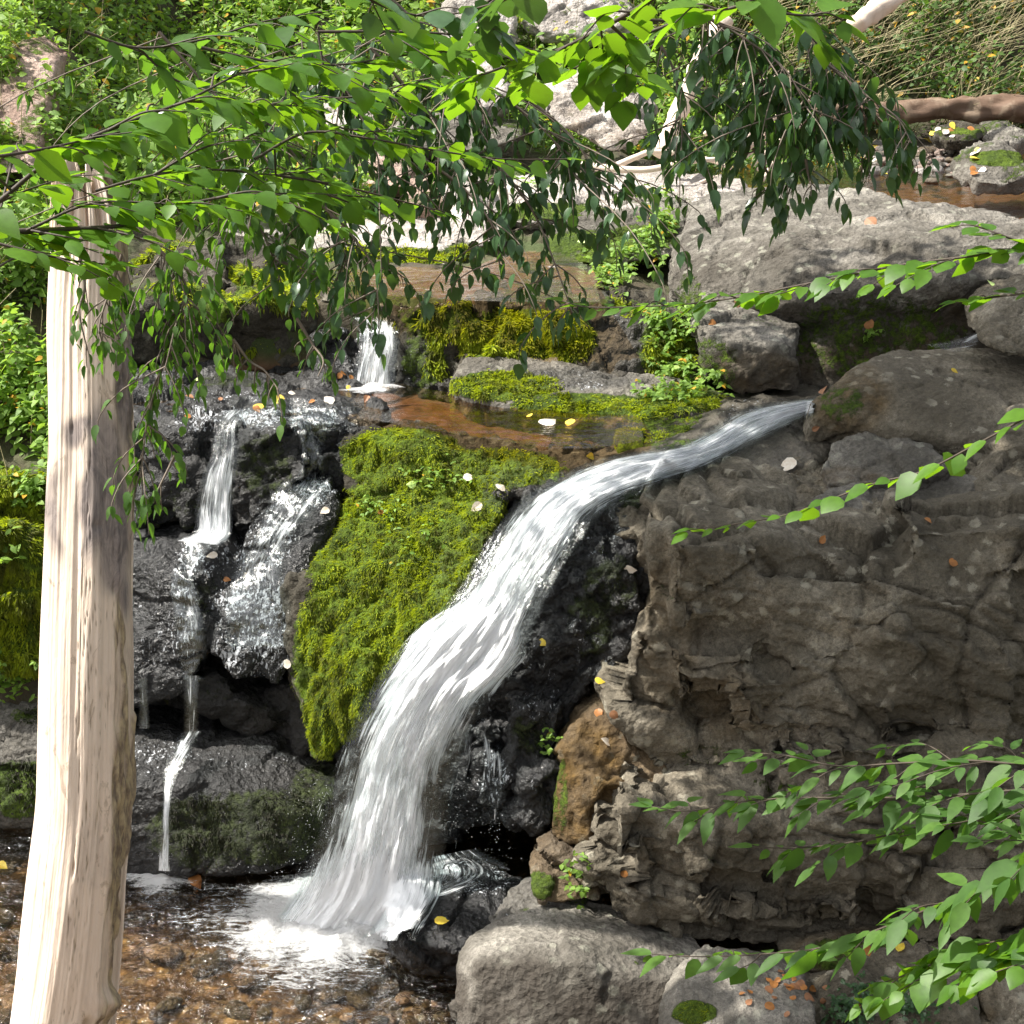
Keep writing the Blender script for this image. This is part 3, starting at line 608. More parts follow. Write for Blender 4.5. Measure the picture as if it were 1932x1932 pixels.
rock('boulder', 'smooth grey boulder with a pale flat top in the bottom middle by the pool', 'boulder',
     [H((852, 1830, 6.7), (880, 1790, 6.85), (960, 1755, 7.0), (1090, 1722, 7.1), (1210, 1745, 7.0), (1300, 1780, 6.85), (1350, 1830, 6.65), (1345, 1900, 6.45), (1270, 1850, 6.5), (1100, 1815, 6.5), (900, 1818, 6.55),
        (846, 1960, 6.45), (846, 2100, 6.2), (1260, 2100, 6.2), (1300, 2000, 6.35), T=.15)],
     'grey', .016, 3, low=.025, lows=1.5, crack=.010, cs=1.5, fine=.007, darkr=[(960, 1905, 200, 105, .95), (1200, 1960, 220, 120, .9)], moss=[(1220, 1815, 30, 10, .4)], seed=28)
rock('boulder', 'light grey stone at the bottom edge with a green moss patch on its left end', 'boulder',
     [H((1270, 1925, 6.2), (1300, 1880, 6.3), (1340, 1850, 6.4), (1420, 1852, 6.4), (1530, 1880, 6.3), (1545, 1932, 6.1), (1260, 2000, 6.0), (1540, 2050, 5.9), (1260, 2100, 5.9), T=.3)],
     'grey', .016, 4, low=.025, crack=.012, cs=2, moss=[(1310, 1910, 45, 24, .9)], seed=29, tuft=12000, tuftlen=.02)
rock('boulder', 'mossy brown ledge stone in the bottom right behind the dead leaves', 'boulder',
     [H((1480, 1800, 6.8), (1560, 1770, 6.85), (1900, 1760, 6.85), (2200, 1770, 6.8), (2200, 1870, 6.55), (1700, 1850, 6.55), (1500, 1830, 6.65), T=.4, down=.1)],
     'brown', .02, 3, low=.04, crack=.04, moss=[(1620, 1800, 120, 40, .6)], ochre=[(1640, 1800, 150, 50, .6)], seed=30)
rock('boulder', 'dark round stone in the bottom right corner', 'boulder',
     [H((1680, 1930, 6.2), (1700, 1870, 6.4), (1780, 1850, 6.45), (1850, 1890, 6.3), (1850, 2050, 6.0), (1680, 2050, 6.0), T=.4)],
     'brown', .02, 5, low=.03, crack=.015, seed=31)
rock('boulder', 'squat dark stone touching the right edge in the bottom corner', 'boulder',
     [H((1850, 1900, 6.3), (1870, 1850, 6.45), (1960, 1840, 6.5), (2150, 1880, 6.3), (2150, 2050, 6.0), (1860, 2050, 6.0), T=.4)],
     'brown', .02, 4, low=.04, crack=.03, ochre=[(1860, 1880, 30, 60, .4)], seed=32)
rock('boulder', 'dark brown rubble stone between the two bottom right boulders', 'boulder',
     [H((1500, 1900, 6.35), (1540, 1860, 6.5), (1700, 1850, 6.5), (1720, 2050, 6.0), (1480, 2050, 6.0), T=.4)],
     'brown', .02, 2, low=.05, crack=.05, cs=3.5, seed=33)
# left bank behind the trunk
rock('mossy_rock', 'moss covered bank rock left of the dead trunk', 'rock',
     [H((-260, 930, 9.2), (0, 900, 9.3), (120, 900, 9.4), (120, 1240, 9.0), (60, 1260, 8.9), (-260, 1290, 8.8), T=.9),
      H((-200, 1010, 8.95), (20, 1000, 9.0), (80, 1060, 9.0), (60, 1160, 8.85), (-200, 1200, 8.8), T=.5)],
     'mossy', .024, 4, low=.08, lows=1.8, crack=.05, mossb=.8, tuft=14000, tuftlen=.045, seed=34)
rock('rock_slab', 'grey slab dipping to the left behind the foot of the dead trunk', 'slab',
     [H((-300, 1400, 8.9), (0, 1320, 9.0), (120, 1270, 9.1), (120, 1400, 8.6), (0, 1440, 8.5), (-300, 1500, 8.4), (120, 1530, 8.45), (-300, 1560, 8.4), T=.4, down=.2)],
     'grey', .02, 3, low=.04, crack=.03, strata=.012, wet=.4, moss=[(40, 1490, 80, 60, .7), (60, 1350, 50, 20, .5)], tuft=5000, tuftmat='moss_dull', seed=35)
# background rocks
rock('rock_block', 'pale angular sunlit block behind the hanging leaves at the back of the upper pool', 'block',
     [H((835, 450, 12.6), (845, 350, 13.2), (880, 335, 13.3), (930, 380, 13.0), (960, 430, 12.7), (950, 470, 12.3), (850, 470, 12.4), T=.5)],
     'pale', .025, 2, low=.04, crack=.04, cs=2, seed=40)
rock('rock_slab', 'pale slab with a mossy front at the left back of the upper pool', 'slab',
     [H((560, 470, 12.3), (600, 430, 12.8), (700, 415, 13.0), (830, 430, 12.7), (890, 470, 12.3), (880, 500, 12.0), (560, 505, 12.0), T=.5)],
     'pale', .025, 3, low=.04, crack=.02, moss=[(700, 485, 180, 22, .8), (870, 480, 40, 25, .7)], seed=41, tuft=5000, tuftlen=.05)
rock('rock_slab', 'olive green slab with a bare sunlit top right of the pale angular block', 'slab',
     [H((1030, 500, 12.0), (1035, 440, 12.3), (1120, 405, 12.7), (1240, 390, 12.9), (1300, 395, 12.9), (1290, 480, 12.0), (1150, 505, 11.9), T=.5)],
     'grey', .025, 4, low=.04, crack=.02, moss=[(1100, 470, 110, 40, .7), (1200, 450, 80, 30, .6)], seed=42)
rock('rock_slab', 'sunlit layered slab above the olive green slab in the background', 'slab',
     [H((900, 390, 13.2), (960, 345, 14.0), (1150, 335, 14.4), (1330, 340, 14.2), (1420, 350, 13.9), (1400, 390, 13.2), (1250, 385, 13.1), (980, 420, 12.8), T=.5, down=.1)],
     'pale', .028, 3, low=.04, crack=.03, strata=.015, moss=[(1040, 400, 130, 20, .7), (1250, 378, 90, 10, .5)], seed=43)
rock('boulder', 'large sunlit cream boulder with brown lichen in the top centre background', 'boulder',
     [H((1010, 195, 14.8), (1060, 150, 15.2), (1120, 138, 15.3), (1200, 165, 15.2), (1240, 220, 14.9), (1220, 265, 14.6), (1150, 285, 14.5), (1060, 240, 14.6), T=.7)],
     'pale', .025, 4, low=.07, lows=2, crack=.05, cs=2.5, ochre=[(1130, 250, 90, 25, .5), (1080, 190, 50, 40, .35)], moss=[(1080, 200, 60, 50, .3)], seed=44)
for i, (a, b, w_, h_, y, lab, mt) in enumerate([
        (900, 40, 150, 120, 17.5, 'tall white sunlit boulder at the top edge, left of centre', 'pale'),
        (1090, 20, 220, 90, 17.8, 'wide pale boulder at the top edge above the cream boulder', 'pale'),
        (900, 165, 130, 90, 15.8, 'white sunlit boulder glimpsed between the leaves left of the cream boulder', 'pale'),
        (620, 235, 190, 70, 15.0, 'pale sunlit boulder behind the foliage in the upper left middle', 'pale'),
        (700, 330, 150, 60, 14.0, 'brownish background boulder in the shadow of the hanging leaves', 'pink'),
        (860, 250, 260, 60, 15.2, 'grey boulder lying behind the dark hanging leaves', 'grey'),
        (800, 370, 90, 40, 13.2, 'small reddish brown stone left of the pale angular block', 'pink'),
        (480, 420, 140, 60, 13.0, 'pale stone behind the leaves just right of the trunk top', 'pale'),
        (1190, 330, 200, 40, 15.0, 'flat dark stone in the shade under the cream boulder', 'brown'),
        (1885, 312, 130, 66, 13.6, 'moss topped round stone standing in the upper right pool', 'grey'),
        (1815, 252, 90, 24, 16.0, 'low moss covered stone behind the pebbles of the upper right pool', 'mossy'),
        (1905, 256, 80, 30, 15.8, 'grassy mound of stone at the right end of the rotting log', 'grey')]):
    k = w_/2; j = h_/2; s = [rnd.uniform(.85, 1.1) for _ in range(10)]
    rock('boulder', lab, 'boulder',
         [H((a-k, b+j*.3, y), (a-k*.8*s[0], b-j*.5, y+.3), (a-k*.2, b-j*s[1], y+.4), (a+k*.5, b-j*.9*s[2], y+.4), (a+k, b-j*.1, y+.2), (a+k*.85, b+j*.6, y-.1), (a+k*.2, b+j*s[3], y-.25), (a-k*.6, b+j*.9, y-.2), T=.5, down=.15)],
         mt, .026, 4, low=.05, lows=1.8, crack=.03, cs=2.4,
         mossn=.5 if mt != 'pale' else .2, moss=[(a, b-j*.4, k*.9, j*.5, .9)] if 'moss' in lab else None, wet=.0, seed=50+i)
rock('rock_slab', 'pinkish sunlit rock slab sloping across the top left bank', 'slab',
     [H((-150, 350, 11.9), (-150, 120, 13.2), (60, 70, 13.7), (110, 110, 13.5), (60, 330, 12.1), T=.5)],
     'pink', .03, 6, low=.03, lows=.8, crack=.012, cs=1.4, mossn=.55, strata=.012, seed=70)

rock('mossy_rock', 'mossy rock shelf behind the vines between the dead trunk and the upper pool', 'rock',
     [H((200, 520, 11.6), (330, 470, 12.2), (460, 470, 12.3), (600, 490, 12.0), (640, 530, 11.2), (600, 575, 10.6), (470, 570, 10.6), (200, 580, 10.5), down=1.0),
      H((280, 500, 11.3), (400, 470, 11.6), (440, 540, 10.8), (300, 560, 10.7), T=.3)], 'mossy', .026, 3, low=.10, lows=1.6, crack=.05, cs=2.6, mossn=.7, moss=[(560, 540, 90, 50, .8), (400, 580, 60, 40, .6)], tuft=7000, tuftlen=.05, seed=81)

for i, (u, w_, ww, hh, y) in enumerate([(640, 553, 90, 26, 10.75), (735, 566, 110, 24, 10.72), (850, 572, 120, 20, 10.7), (960, 566, 90, 22, 10.72), (1050, 570, 110, 26, 10.68), (1130, 560, 60, 34, 10.75), (800, 520, 60, 16, 11.5), (1000, 500, 50, 14, 11.9)]):
    k = ww/2; j = hh/2
    rock('wet_stone', 'low wet stone in the broken row along the lip of the upper pool', 'stone', [H((u-k, w_+j, y), (u-k*.7, w_-j, y+.15), (u+k*.6, w_-j*.8, y+.15), (u+k, w_+j*.4, y), (u+k*.4, w_+j*1.2, y-.1), T=.12, down=.12)],
         'grey' if i % 3 else 'brown', .02, 3, low=.03, lows=2.2, crack=.025, cs=4, wet=.5, mossn=.6, seed=90+i, group='wet stones along the upper pool lip')
# ------------------------------------------------------------------ water
def water_mat(name, tint, rough=.04, bscale=6, bd=.02, refl=2.4):
    t = NT(name); p = t.pos()
    n = t.math('ADD', t.noise(t.mapp(p, (1, 1.6, 1)), bscale, 4, .6, .5), t.math('MULTIPLY', t.noise(p, bscale*4, 2, .5), .25))
    b = t.bump(n, bd, .9)
    gl = t.n('BsdfGlossy'); t.setin(gl, 'Roughness', rough); t.setin(gl, 'Color', (1, 1, 1)); t.l(b, gl.inputs['Normal'])
    tr = t.n('BsdfTransparent'); t.setin(tr, 0, tint)
    fr = t.n('Fresnel'); fr.inputs[0].default_value = 1.33; t.l(b, fr.inputs['Normal'])
    return t.done(t.mixs(t.math('MULTIPLY', fr.outputs[0], refl, clamp=True), tr.outputs[0], gl.outputs[0]))
def pool(name, x0, x1, y0, y1, z, step, mat, amp, label=None, centre=None, poly=None):
    xs = np.arange(x0, x1, step); ys = np.arange(y0, y1, step); X, Y = np.meshgrid(xs, ys)
    p = np.stack([X.ravel(), Y.ravel(), np.zeros(X.size)], 1)
    a = np.full(len(p), amp)
    if centre is not None:
        d = np.hypot(p[:, 0]-centre[0], p[:, 1]-centre[1]); a = amp*(.5+3.5*np.exp(-d/.7))
        ringw = np.sin(d*42+fbm(p*3, 2)*3)*np.exp(-d/.9)*.006
    else: ringw = 0
    zz = fbm(p*np.array([5, 8, 1])+3, 3)*a+ringw
    p[:, 2] = z+zz
    f = grid_faces(len(xs), len(ys))
    if poly:
        cc = p[f].mean(1); f = f[inside(*proj(cc), poly)]
        u_, inv = np.unique(f, return_inverse=True); p = p[u_]; f = inv.reshape(f.shape)
    return tag(mesh_np(name, p, f, mat), label, None, None, 'structure')
M['water'] = water_mat('pool_water', (.90, .80, .62), .06, 8, .06, 1.7)
M['water_red'] = water_mat('ledge_water', (.90, .72, .5), .06, 8, .012, 1.25)
plunge = W(655, 1735, 0)
pool('water', -5.2, 1.6, 4.4, 9.0, 0.0, .028, M['water'], .02, 'clear brown shallow pool at the foot of the falls', (plunge.x, plunge.y))
pool('water', -2.6, 1.2, 8.8, 10.75, 2.335, .02, M['water_red'], .003, 'reddish brown ledge pool above the moss hump', poly=LEDGE)
pool('water', -2.6, 1.4, 10.3, 12.9, 2.87, .03, M['water_red'], .005, 'brown upper pool above the moss draped step', poly=UPPER)
pool('water', 1.5, 7.5, 11.3, 17.4, 3.02, .05, M['water_red'], .004, 'brown still pool behind the huge grey boulder')

def fall_mat(name, base=0.0, ws=80, wl=3.2):
    t = NT(name); uv = t.n('TexCoord').outputs['UV']
    a = t.noise(t.mapp(uv, (ws, wl, 1)), 1.0, 4, .62, .35); b = t.noise(t.mapp(uv, (ws*2.6, wl*1.7, 1)), 1.0, 2, .6, .2)
    c = t.noise(t.mapp(uv, (11, 2.4, 1)), 1.0, 5, .68, .5)
    s = t.math('ADD', t.math('MULTIPLY', a, .52), t.math('ADD', t.math('MULTIPLY', b, .26), t.math('MULTIPLY', c, .38)))
    s = t.math('ADD', s, t.math('SUBTRACT', t.attr('dens'), .5))
    al = t.ramp(s, [(.50+base, 0.), (.61+base, 1.)])
    bp = t.bump(t.math('ADD', a, t.math('MULTIPLY', b, .5)), .02, .8)
    d = t.pbr((.95, .97, 1.0), .35, bp, .5)
    tl = t.n('BsdfTranslucent'); t.setin(tl, 0, (.96, .97, .98))
    d = t.mixs(.3, d, tl.outputs[0])
    gl = t.n('BsdfGlossy'); t.setin(gl, 'Roughness', .12); t.l(bp, gl.inputs['Normal'])
    tr = t.n('BsdfTransparent'); t.setin(tr, 0, (.95, .97, .97))
    film = t.mixs(t.math('MULTIPLY', t.attr('film'), .10), tr.outputs[0], gl.outputs[0])
    return t.done(t.mixs(al, film, d))
M['fall'] = fall_mat('white_falling_water'); M['film'] = fall_mat('thin_running_water', .07, 50, 6)
bpy.context.view_layer.update(); DG0 = bpy.context.evaluated_depsgraph_get(); RN = {o.name for o in ROCKS}
def rock_y(px, r):
    d = ray(px, r).normalized(); o = Vector((0, 0, CAMZ))
    for k in range(8):
        ok, loc, nrm, idx, ob, mt = SC.ray_cast(DG0, o, d)
        if not ok: return None
        if ob.name in RN: return loc.y
        o = loc+d*.004
    return None
def drape_grid(v, nu, nv, mode):
    px, pr = proj(v); y = v[:, 1].copy(); h = np.array([rock_y(a, b) or 99 for a, b in zip(px, pr)])
    if mode == 'hug': t = np.where(np.abs(h-y) < .35, h-.018, y)
    else: t = np.where((h < y+.03) & (h > y-.3), h-.03, y)
    g = t.reshape(nv, nu)
    for k in range(3 if mode == 'hug' else 5):
        q = np.pad(g, 1, mode='edge'); s = (q[:-2, 1:-1]+q[2:, 1:-1]+q[1:-1, :-2]+q[1:-1, 2:]+q[1:-1, 1:-1])/5
        g = np.minimum(s, t.reshape(nv, nu)+.004) if mode != 'hug' else np.minimum(s, g+.01)
    g = g.ravel(); dx = (px-CX)/F; dd = np.stack([dx, cp+(CX-pr)/F*sp, -sp+(CX-pr)/F*cp], 1)
    return dd*(g/dd[:, 1])[:, None]+np.array([0, 0, CAMZ])
def fall(name, label, secs, nu, nv, layers, mat, edge=.18, bulge=.05, cat='waterfall', amp=.02, film=1., drape=None, strands=0, sw=.8):
    """secs: (pxL, rL, pxR, rR, Y_L, Y_R, density)"""
    L = spline([P(a, b, yl) for a, b, c, d, yl, yr, q in secs], nv); R = spline([P(c, d, yr) for a, b, c, d, yl, yr, q in secs], nv)
    dn = np.interp(np.linspace(0, len(secs)-1, nv), range(len(secs)), [s[6] for s in secs])
    vl = np.concatenate([[0], np.cumsum(np.linalg.norm(np.diff((L+R)/2, axis=0), axis=1))])
    root = empty(name, (L[-1]+R[-1])/2, label, cat)
    u = np.linspace(0, 1, nu)
    wd = np.linalg.norm(R-L, axis=1)
    for k in range(layers):
        pts = L[:, None]*(1-u)[None, :, None]+R[:, None]*u[None, :, None]
        v = pts.reshape(-1, 3)
        U = (u[None, :]-.5)*np.mean(wd)+0*vl[:, None]; V = vl[:, None]+0*u[None, :]
        if drape and k == 0: base = drape_grid(v, nu, nv, drape)
        if drape: v = base
        v0 = v.copy()
        bl = (np.sin(u*PI)[None, :]**.7*bulge*np.minimum(1, wd/.3)[:, None]).ravel()
        st = fbm(np.stack([U.ravel()*20+k*9, V.ravel()*2.6, U.ravel()*0+k*3.3], 1), 3)
        off = bl+st*amp*(1+k*.4)+k*.028
        v = v+np.stack([np.zeros(len(v)), -off*.82, off*.5], 1)
        # side wobble
        v[:, 0] += (fbm(np.stack([V.ravel()*2.2+k, U.ravel()*3, V.ravel()*0], 1), 2))*.02*(np.abs(u-.5)*2)[None, :].repeat(nv, 0).ravel()
        e = np.minimum(u, 1-u)/edge; ed = np.clip(e, 0, 1)[None, :]**.7
        D = dn[:, None]-(1-ed)*.42-.06*k
        rag = fbm(np.stack([V.ravel()*3.5, U.ravel()*9, np.full(V.size, k*5.)], 1), 3).reshape(D.shape)*.12
        mesh_np('water_sheet', v, grid_faces(nu, nv), mat, root, uv=np.stack([U.ravel()+k*3.7, V.ravel()+k*1.3], 1),
                attrs={'dens': (D+rag).ravel(), 'film': (ed*film+0*D).ravel()})
        if k == 0:
            Vg = v0.reshape(nv, nu, 3); N = strands; Ms = 14
            if N:
                pr_ = dn*sst(.35, .7, np.linspace(0, 1, nv))+1e-4; s0 = RNG.choice(nv, N*3, p=pr_/pr_.sum())/(nv-1.); ln = RNG.uniform(.012, .07, N*3)*(1.6 if nv < 200 else 1); s0 = s0-ln*RNG.random(N*3)
                ok = (s0 > 0) & (s0+ln < 1); s0 = s0[ok][:N]; ln = ln[ok][:N]; N = len(s0)
                u0 = RNG.beta(.75, .75, N)*1.16-.08; du = RNG.normal(size=N)*.012
                ts = np.linspace(0, 1, Ms)[None]; S = s0[:, None]+ln[:, None]*ts; Uu = u0[:, None]+du[:, None]*ts
                si = np.clip(S*(nv-1), 0, nv-1.001); ui = np.clip(Uu*(nu-1), 0, nu-1.001); i0 = si.astype(int); j0 = ui.astype(int); fs = (si-i0)[..., None]; fu = (ui-j0)[..., None]
                Pp = (Vg[i0, j0]*(1-fu)+Vg[i0, j0+1]*fu)*(1-fs)+(Vg[i0+1, j0]*(1-fu)+Vg[i0+1, j0+1]*fu)*fs
                ex = (Uu-np.clip(Uu, 0, 1))[..., None]*(R-L)[i0]; Pp = Pp+ex
                oo = (.008+.05*RNG.random(N)**2)*min(1, .2+wd.mean()/.4)*(1 if not film < 0 else 1); Pp = Pp+(oo+.03)[:, None, None]*np.array([0, -.82, .5])
                tg = np.gradient(Pp, axis=1); tg /= np.linalg.norm(tg, axis=2)[..., None]+1e-9; vw = Pp-np.array([0, 0, CAMZ]); sd = np.cross(tg, vw); sd /= np.linalg.norm(sd, axis=2)[..., None]+1e-9
                wv = (RNG.uniform(.0007, .0024, N)*sw)[:, None, None]*np.sin(PI*np.clip(ts, .03, .97))[..., None]
                VV = np.stack([Pp-sd*wv, Pp+sd*wv], 2).reshape(-1, 3)
                bb = (np.arange(N)[:, None]*Ms+np.arange(Ms-1)[None]).ravel()*2; mesh_np('water_strands', VV, np.stack([bb, bb+1, bb+3, bb+2], 1), M['strand'], root, smooth=True)
    return root
M['strand'] = NT('falling_strands'); _t = M['strand']; _d = _t.pbr((.93, .95, .97), .3, None, .5); _tl = _t.n('BsdfTranslucent'); _t.setin(_tl, 0, (.95, .96, .98)); M['strand'] = _t.done(_t.mixs(.5, _d, _tl.outputs[0]))
fall('waterfall', 'main white waterfall curving down from the upper right slab into the pool',
     [(1585, 748, 1575, 780, 9.55, 9.4, .56), (1500, 756, 1520, 792, 9.45, 9.25, .64), (1400, 775, 1440, 832, 9.25, 9.0, .60), (1290, 836, 1340, 882, 9.0, 8.75, .62), (1130, 868, 1230, 925, 8.8, 8.45, .64),
      (1010, 925, 1140, 968, 8.5, 8.2, .62), (945, 985, 1090, 1035, 8.25, 8.05, .58), (897, 1060, 1045, 1105, 8.06, 7.92, .52), (848, 1135, 1012, 1175, 7.92, 7.82, .62), (780, 1195, 985, 1245, 7.82, 7.74, .80),
      (705, 1290, 915, 1335, 7.7, 7.64, .66), (648, 1400, 870, 1430, 7.6, 7.58, .58), (618, 1500, 850, 1530, 7.55, 7.52, .55), (590, 1600, 840, 1625, 7.5, 7.46, .60), (560, 1680, 830, 1690, 7.5, 7.42, .82), (520, 1740, 800, 1745, 7.5, 7.36, .85), (500, 1765, 790, 1775, 7.52, 7.32, .6)],
     90, 460, 3, M['fall'], drape='clear', amp=.02, edge=.30)
# side veils of the main fall
fall('waterfall', 'sparse veil of falling drops along the left edge of the main waterfall',
     [(640, 1400, 700, 1400, 7.85, 7.7, .34), (600, 1500, 680, 1500, 7.8, 7.65, .36), (560, 1600, 660, 1600, 7.75, 7.6, .36), (520, 1680, 640, 1690, 7.7, 7.55, .40)], 40, 120, 2, M['fall'], bulge=.02, film=0., strands=0, sw=.6)
fall('waterfall', 'sparse veil of falling drops along the right edge of the main waterfall',
     [(860, 1330, 900, 1330, 7.7, 7.72, .30), (820, 1420, 900, 1420, 7.62, 7.66, .36), (800, 1520, 880, 1520, 7.55, 7.6, .34), (790, 1620, 870, 1620, 7.48, 7.52, .36)], 40, 100, 2, M['fall'], bulge=.02, film=0., strands=0, sw=.6)
fall('waterfall', 'thin bright strands dripping from a wet knob right of the main waterfall',
     [(900, 1370, 945, 1370, 7.68, 7.68, .30), (905, 1440, 950, 1440, 7.58, 7.58, .42), (898, 1520, 955, 1520, 7.5, 7.5, .34), (896, 1630, 952, 1625, 7.45, 7.45, .33)], 24, 90, 2, M['fall'], bulge=.01, film=0., strands=0, sw=.5)
# white water over base boulder
fall('rapids', 'white water washing right over the small black boulder at the foot of the waterfall',
     [(800, 1620, 900, 1600, 7.5, 7.62, .50), (790, 1660, 960, 1640, 7.42, 7.5, .46), (750, 1690, 880, 1680, 7.36, 7.36, .50), (715, 1740, 790, 1700, 7.25, 7.26, .48), (680, 1775, 725, 1750, 7.12, 7.15, .45)], 60, 90, 2, M['film'], bulge=.0, cat='rapids', drape='hug', amp=.01)
# left cascades
fall('cascade', 'left cascade falling from the ledge lip onto the wet boulder', 
     [(425, 775, 490, 772, 9.3, 9.3, .42), (408, 800, 452, 800, 9.12, 9.12, .36), (400, 860, 448, 860, 8.98, 8.98, .42), (385, 900, 445, 900, 8.93, 8.93, .55), (375, 960, 440, 960, 8.88, 8.88, .53), (368, 1005, 438, 1008, 8.82, 8.82, .58), (330, 1020, 420, 1030, 8.72, 8.72, .6)], 40, 160, 2, M['fall'], bulge=.02, cat='cascade')
fall('cascade', 'bluish sheet sliding down the left part of the wet boulder',
     [(345, 1015, 410, 1020, 8.76, 8.76, .48), (350, 1045, 385, 1050, 8.66, 8.66, .42), (325, 1090, 365, 1085, 8.58, 8.58, .46), (330, 1160, 382, 1160, 8.48, 8.48, .46), (340, 1230, 390, 1230, 8.38, 8.38, .44), (350, 1285, 385, 1285, 8.34, 8.34, .42)], 30, 120, 2, M['film'], bulge=.0, cat='cascade', drape='hug', amp=.01)
fall('cascade', 'pair of fine strands dropping onto the low black boulder',
     [(348, 1275, 378, 1275, 8.36, 8.36, .42), (349, 1330, 374, 1330, 8.3, 8.3, .38), (348, 1390, 374, 1390, 8.26, 8.26, .42)], 12, 60, 2, M['fall'], edge=.3, bulge=.0, cat='cascade', amp=.006, strands=0, sw=.6)
fall('cascade', 'fine trickle running over the front of the low black boulder into the pool',
     [(345, 1380, 385, 1380, 8.3, 8.3, .45), (318, 1430, 352, 1432, 8.1, 8.1, .46), (308, 1470, 330, 1475, 7.98, 7.98, .48), (308, 1520, 322, 1520, 7.86, 7.86, .54), (304, 1570, 322, 1570, 7.78, 7.78, .52), (298, 1642, 322, 1644, 7.72, 7.72, .6)], 14, 120, 2, M['fall'], edge=.3, bulge=.01, cat='cascade', amp=.006, strands=0, sw=.6)
fall('cascade', 'faint strand beside the dead trunk above the low black boulder',
     [(262, 1280, 280, 1280, 8.4, 8.4, .36), (264, 1340, 280, 1340, 8.34, 8.34, .36), (262, 1375, 282, 1375, 8.3, 8.3, .4)], 10, 50, 2, M['fall'], edge=.3, bulge=0, cat='cascade', amp=.006, strands=0, sw=.6)
fall('cascade', 'middle cascade dropping from the lip and fanning over the wet boulder beside the moss hump',
     [(500, 772, 640, 772, 9.32, 9.32, .42), (545, 800, 625, 800, 9.14, 9.14, .36), (570, 840, 610, 840, 9.02, 9.02, .34), (566, 895, 612, 895, 8.95, 8.95, .44), (530, 915, 630, 915, 8.88, 8.88, .50), (505, 960, 590, 965, 8.8, 8.8, .48), (485, 1010, 545, 1020, 8.72, 8.72, .50), (450, 1070, 530, 1080, 8.6, 8.6, .44), (425, 1140, 545, 1140, 8.48, 8.48, .40), (430, 1220, 545, 1220, 8.34, 8.34, .38)], 50, 260, 2, M['film'], bulge=.0, cat='cascade', drape='hug', amp=.012, strands=0, sw=.6)
fall('cascade', 'small upper cascade in two strands falling into the ledge pool',
     [(650, 598, 755, 600, 10.7, 10.7, .42), (675, 620, 750, 620, 10.45, 10.45, .46), (680, 650, 752, 650, 10.36, 10.36, .50), (672, 690, 748, 690, 10.28, 10.28, .50), (660, 740, 746, 738, 10.2, 10.2, .55)], 40, 100, 2, M['fall'], bulge=.02, cat='cascade')
fall('cascade', 'thin sheet sparkling over the dark lip of the ledge on the left',
     [(440, 745, 700, 760, 9.85, 9.85, .34), (430, 775, 690, 785, 9.4, 9.4, .38), (440, 800, 660, 815, 9.2, 9.2, .32)], 90, 60, 1, M['film'], bulge=.0, cat='cascade', drape='hug', amp=.006)
fall('cascade', 'short trickle beside the dark stone at the right edge under the big boulder',
     [(1850, 622, 1880, 640, 9.6, 9.5, .46), (1800, 640, 1850, 655, 9.55, 9.45, .44), (1740, 650, 1800, 665, 9.6, 9.4, .38)], 24, 50, 1, M['film'], bulge=.02, cat='cascade')
# ------------------------------------------------------------------ foam
def foam_mat():
    t = NT('foam'); p = t.pos(); tp = t.mapp(p, (1, 1.5, 1), (0, 0, .5))
    a = t.noise(t.mapp(p, (.55, 1.6, 1), (0, 0, .25)), 15, 5, .66, 1.2); b = t.noise(tp, 55, 3, .65, .6)
    s = t.math('ADD', t.math('ADD', t.math('MULTIPLY', a, .7), t.math('MULTIPLY', b, .3)), t.math('SUBTRACT', t.attr('dens'), .5))
    al = t.ramp(s, [(.48, 0.), (.66, 1.)])
    bp = t.bump(t.math('ADD', a, b), .04, .9)
    d = t.pbr((.95, .96, .97), .5, bp, .4); tl = t.n('BsdfTranslucent'); t.setin(tl, 0, (.95, .96, .97)); d = t.mixs(.35, d, tl.outputs[0]); tr = t.n('BsdfTransparent')
    return t.done(t.mixs(al, tr.outputs[0], d))
M['foam'] = foam_mat()
def foam(label, blobs, z0, step=.014, hmax=.12):
    cs = [W(a, b, z0) for a, b, *_ in blobs]
    x0 = min(c.x-b[2] for c, b in zip(cs, blobs)); x1 = max(c.x+b[2] for c, b in zip(cs, blobs)); y0 = min(c.y-b[3] for c, b in zip(cs, blobs)); y1 = max(c.y+b[3] for c, b in zip(cs, blobs))
    xs = np.arange(x0, x1, step); ys = np.arange(y0, y1, step); X, Y = np.meshgrid(xs, ys); x = X.ravel(); y = Y.ravel()
    q = np.stack([x, y, 0*x], 1); w1 = fbm(q*2.5, 3)*.12; w2 = fbm(q*2.5+8, 3)*.12
    D = np.zeros(len(x)); Hh = np.zeros(len(x))
    for c, b in zip(cs, blobs):
        dd = np.sqrt(((x+w1-c.x)/b[2])**2+((y+w2-c.y)/b[3])**2); f = np.clip(1-dd, 0, 1); D = np.maximum(D, f**.6*b[4]); Hh = np.maximum(Hh, f**1.5*b[5])
    z = z0+.016+Hh*hmax*(1+.9*fbm(q*7, 3))+fbm(q*np.array([5, 10, 1]), 3)*.016
    v = np.stack([x, y, z], 1); g = grid_faces(len(xs), len(ys)); g = g[D[g].max(1) > .02]; uq, inv = np.unique(g, return_inverse=True); v = v[uq]; D = D[uq]; g = inv.reshape(g.shape)
    return tag(mesh_np('foam', v, g, M['foam'], attrs={'dens': D}), label, None, None, 'stuff')
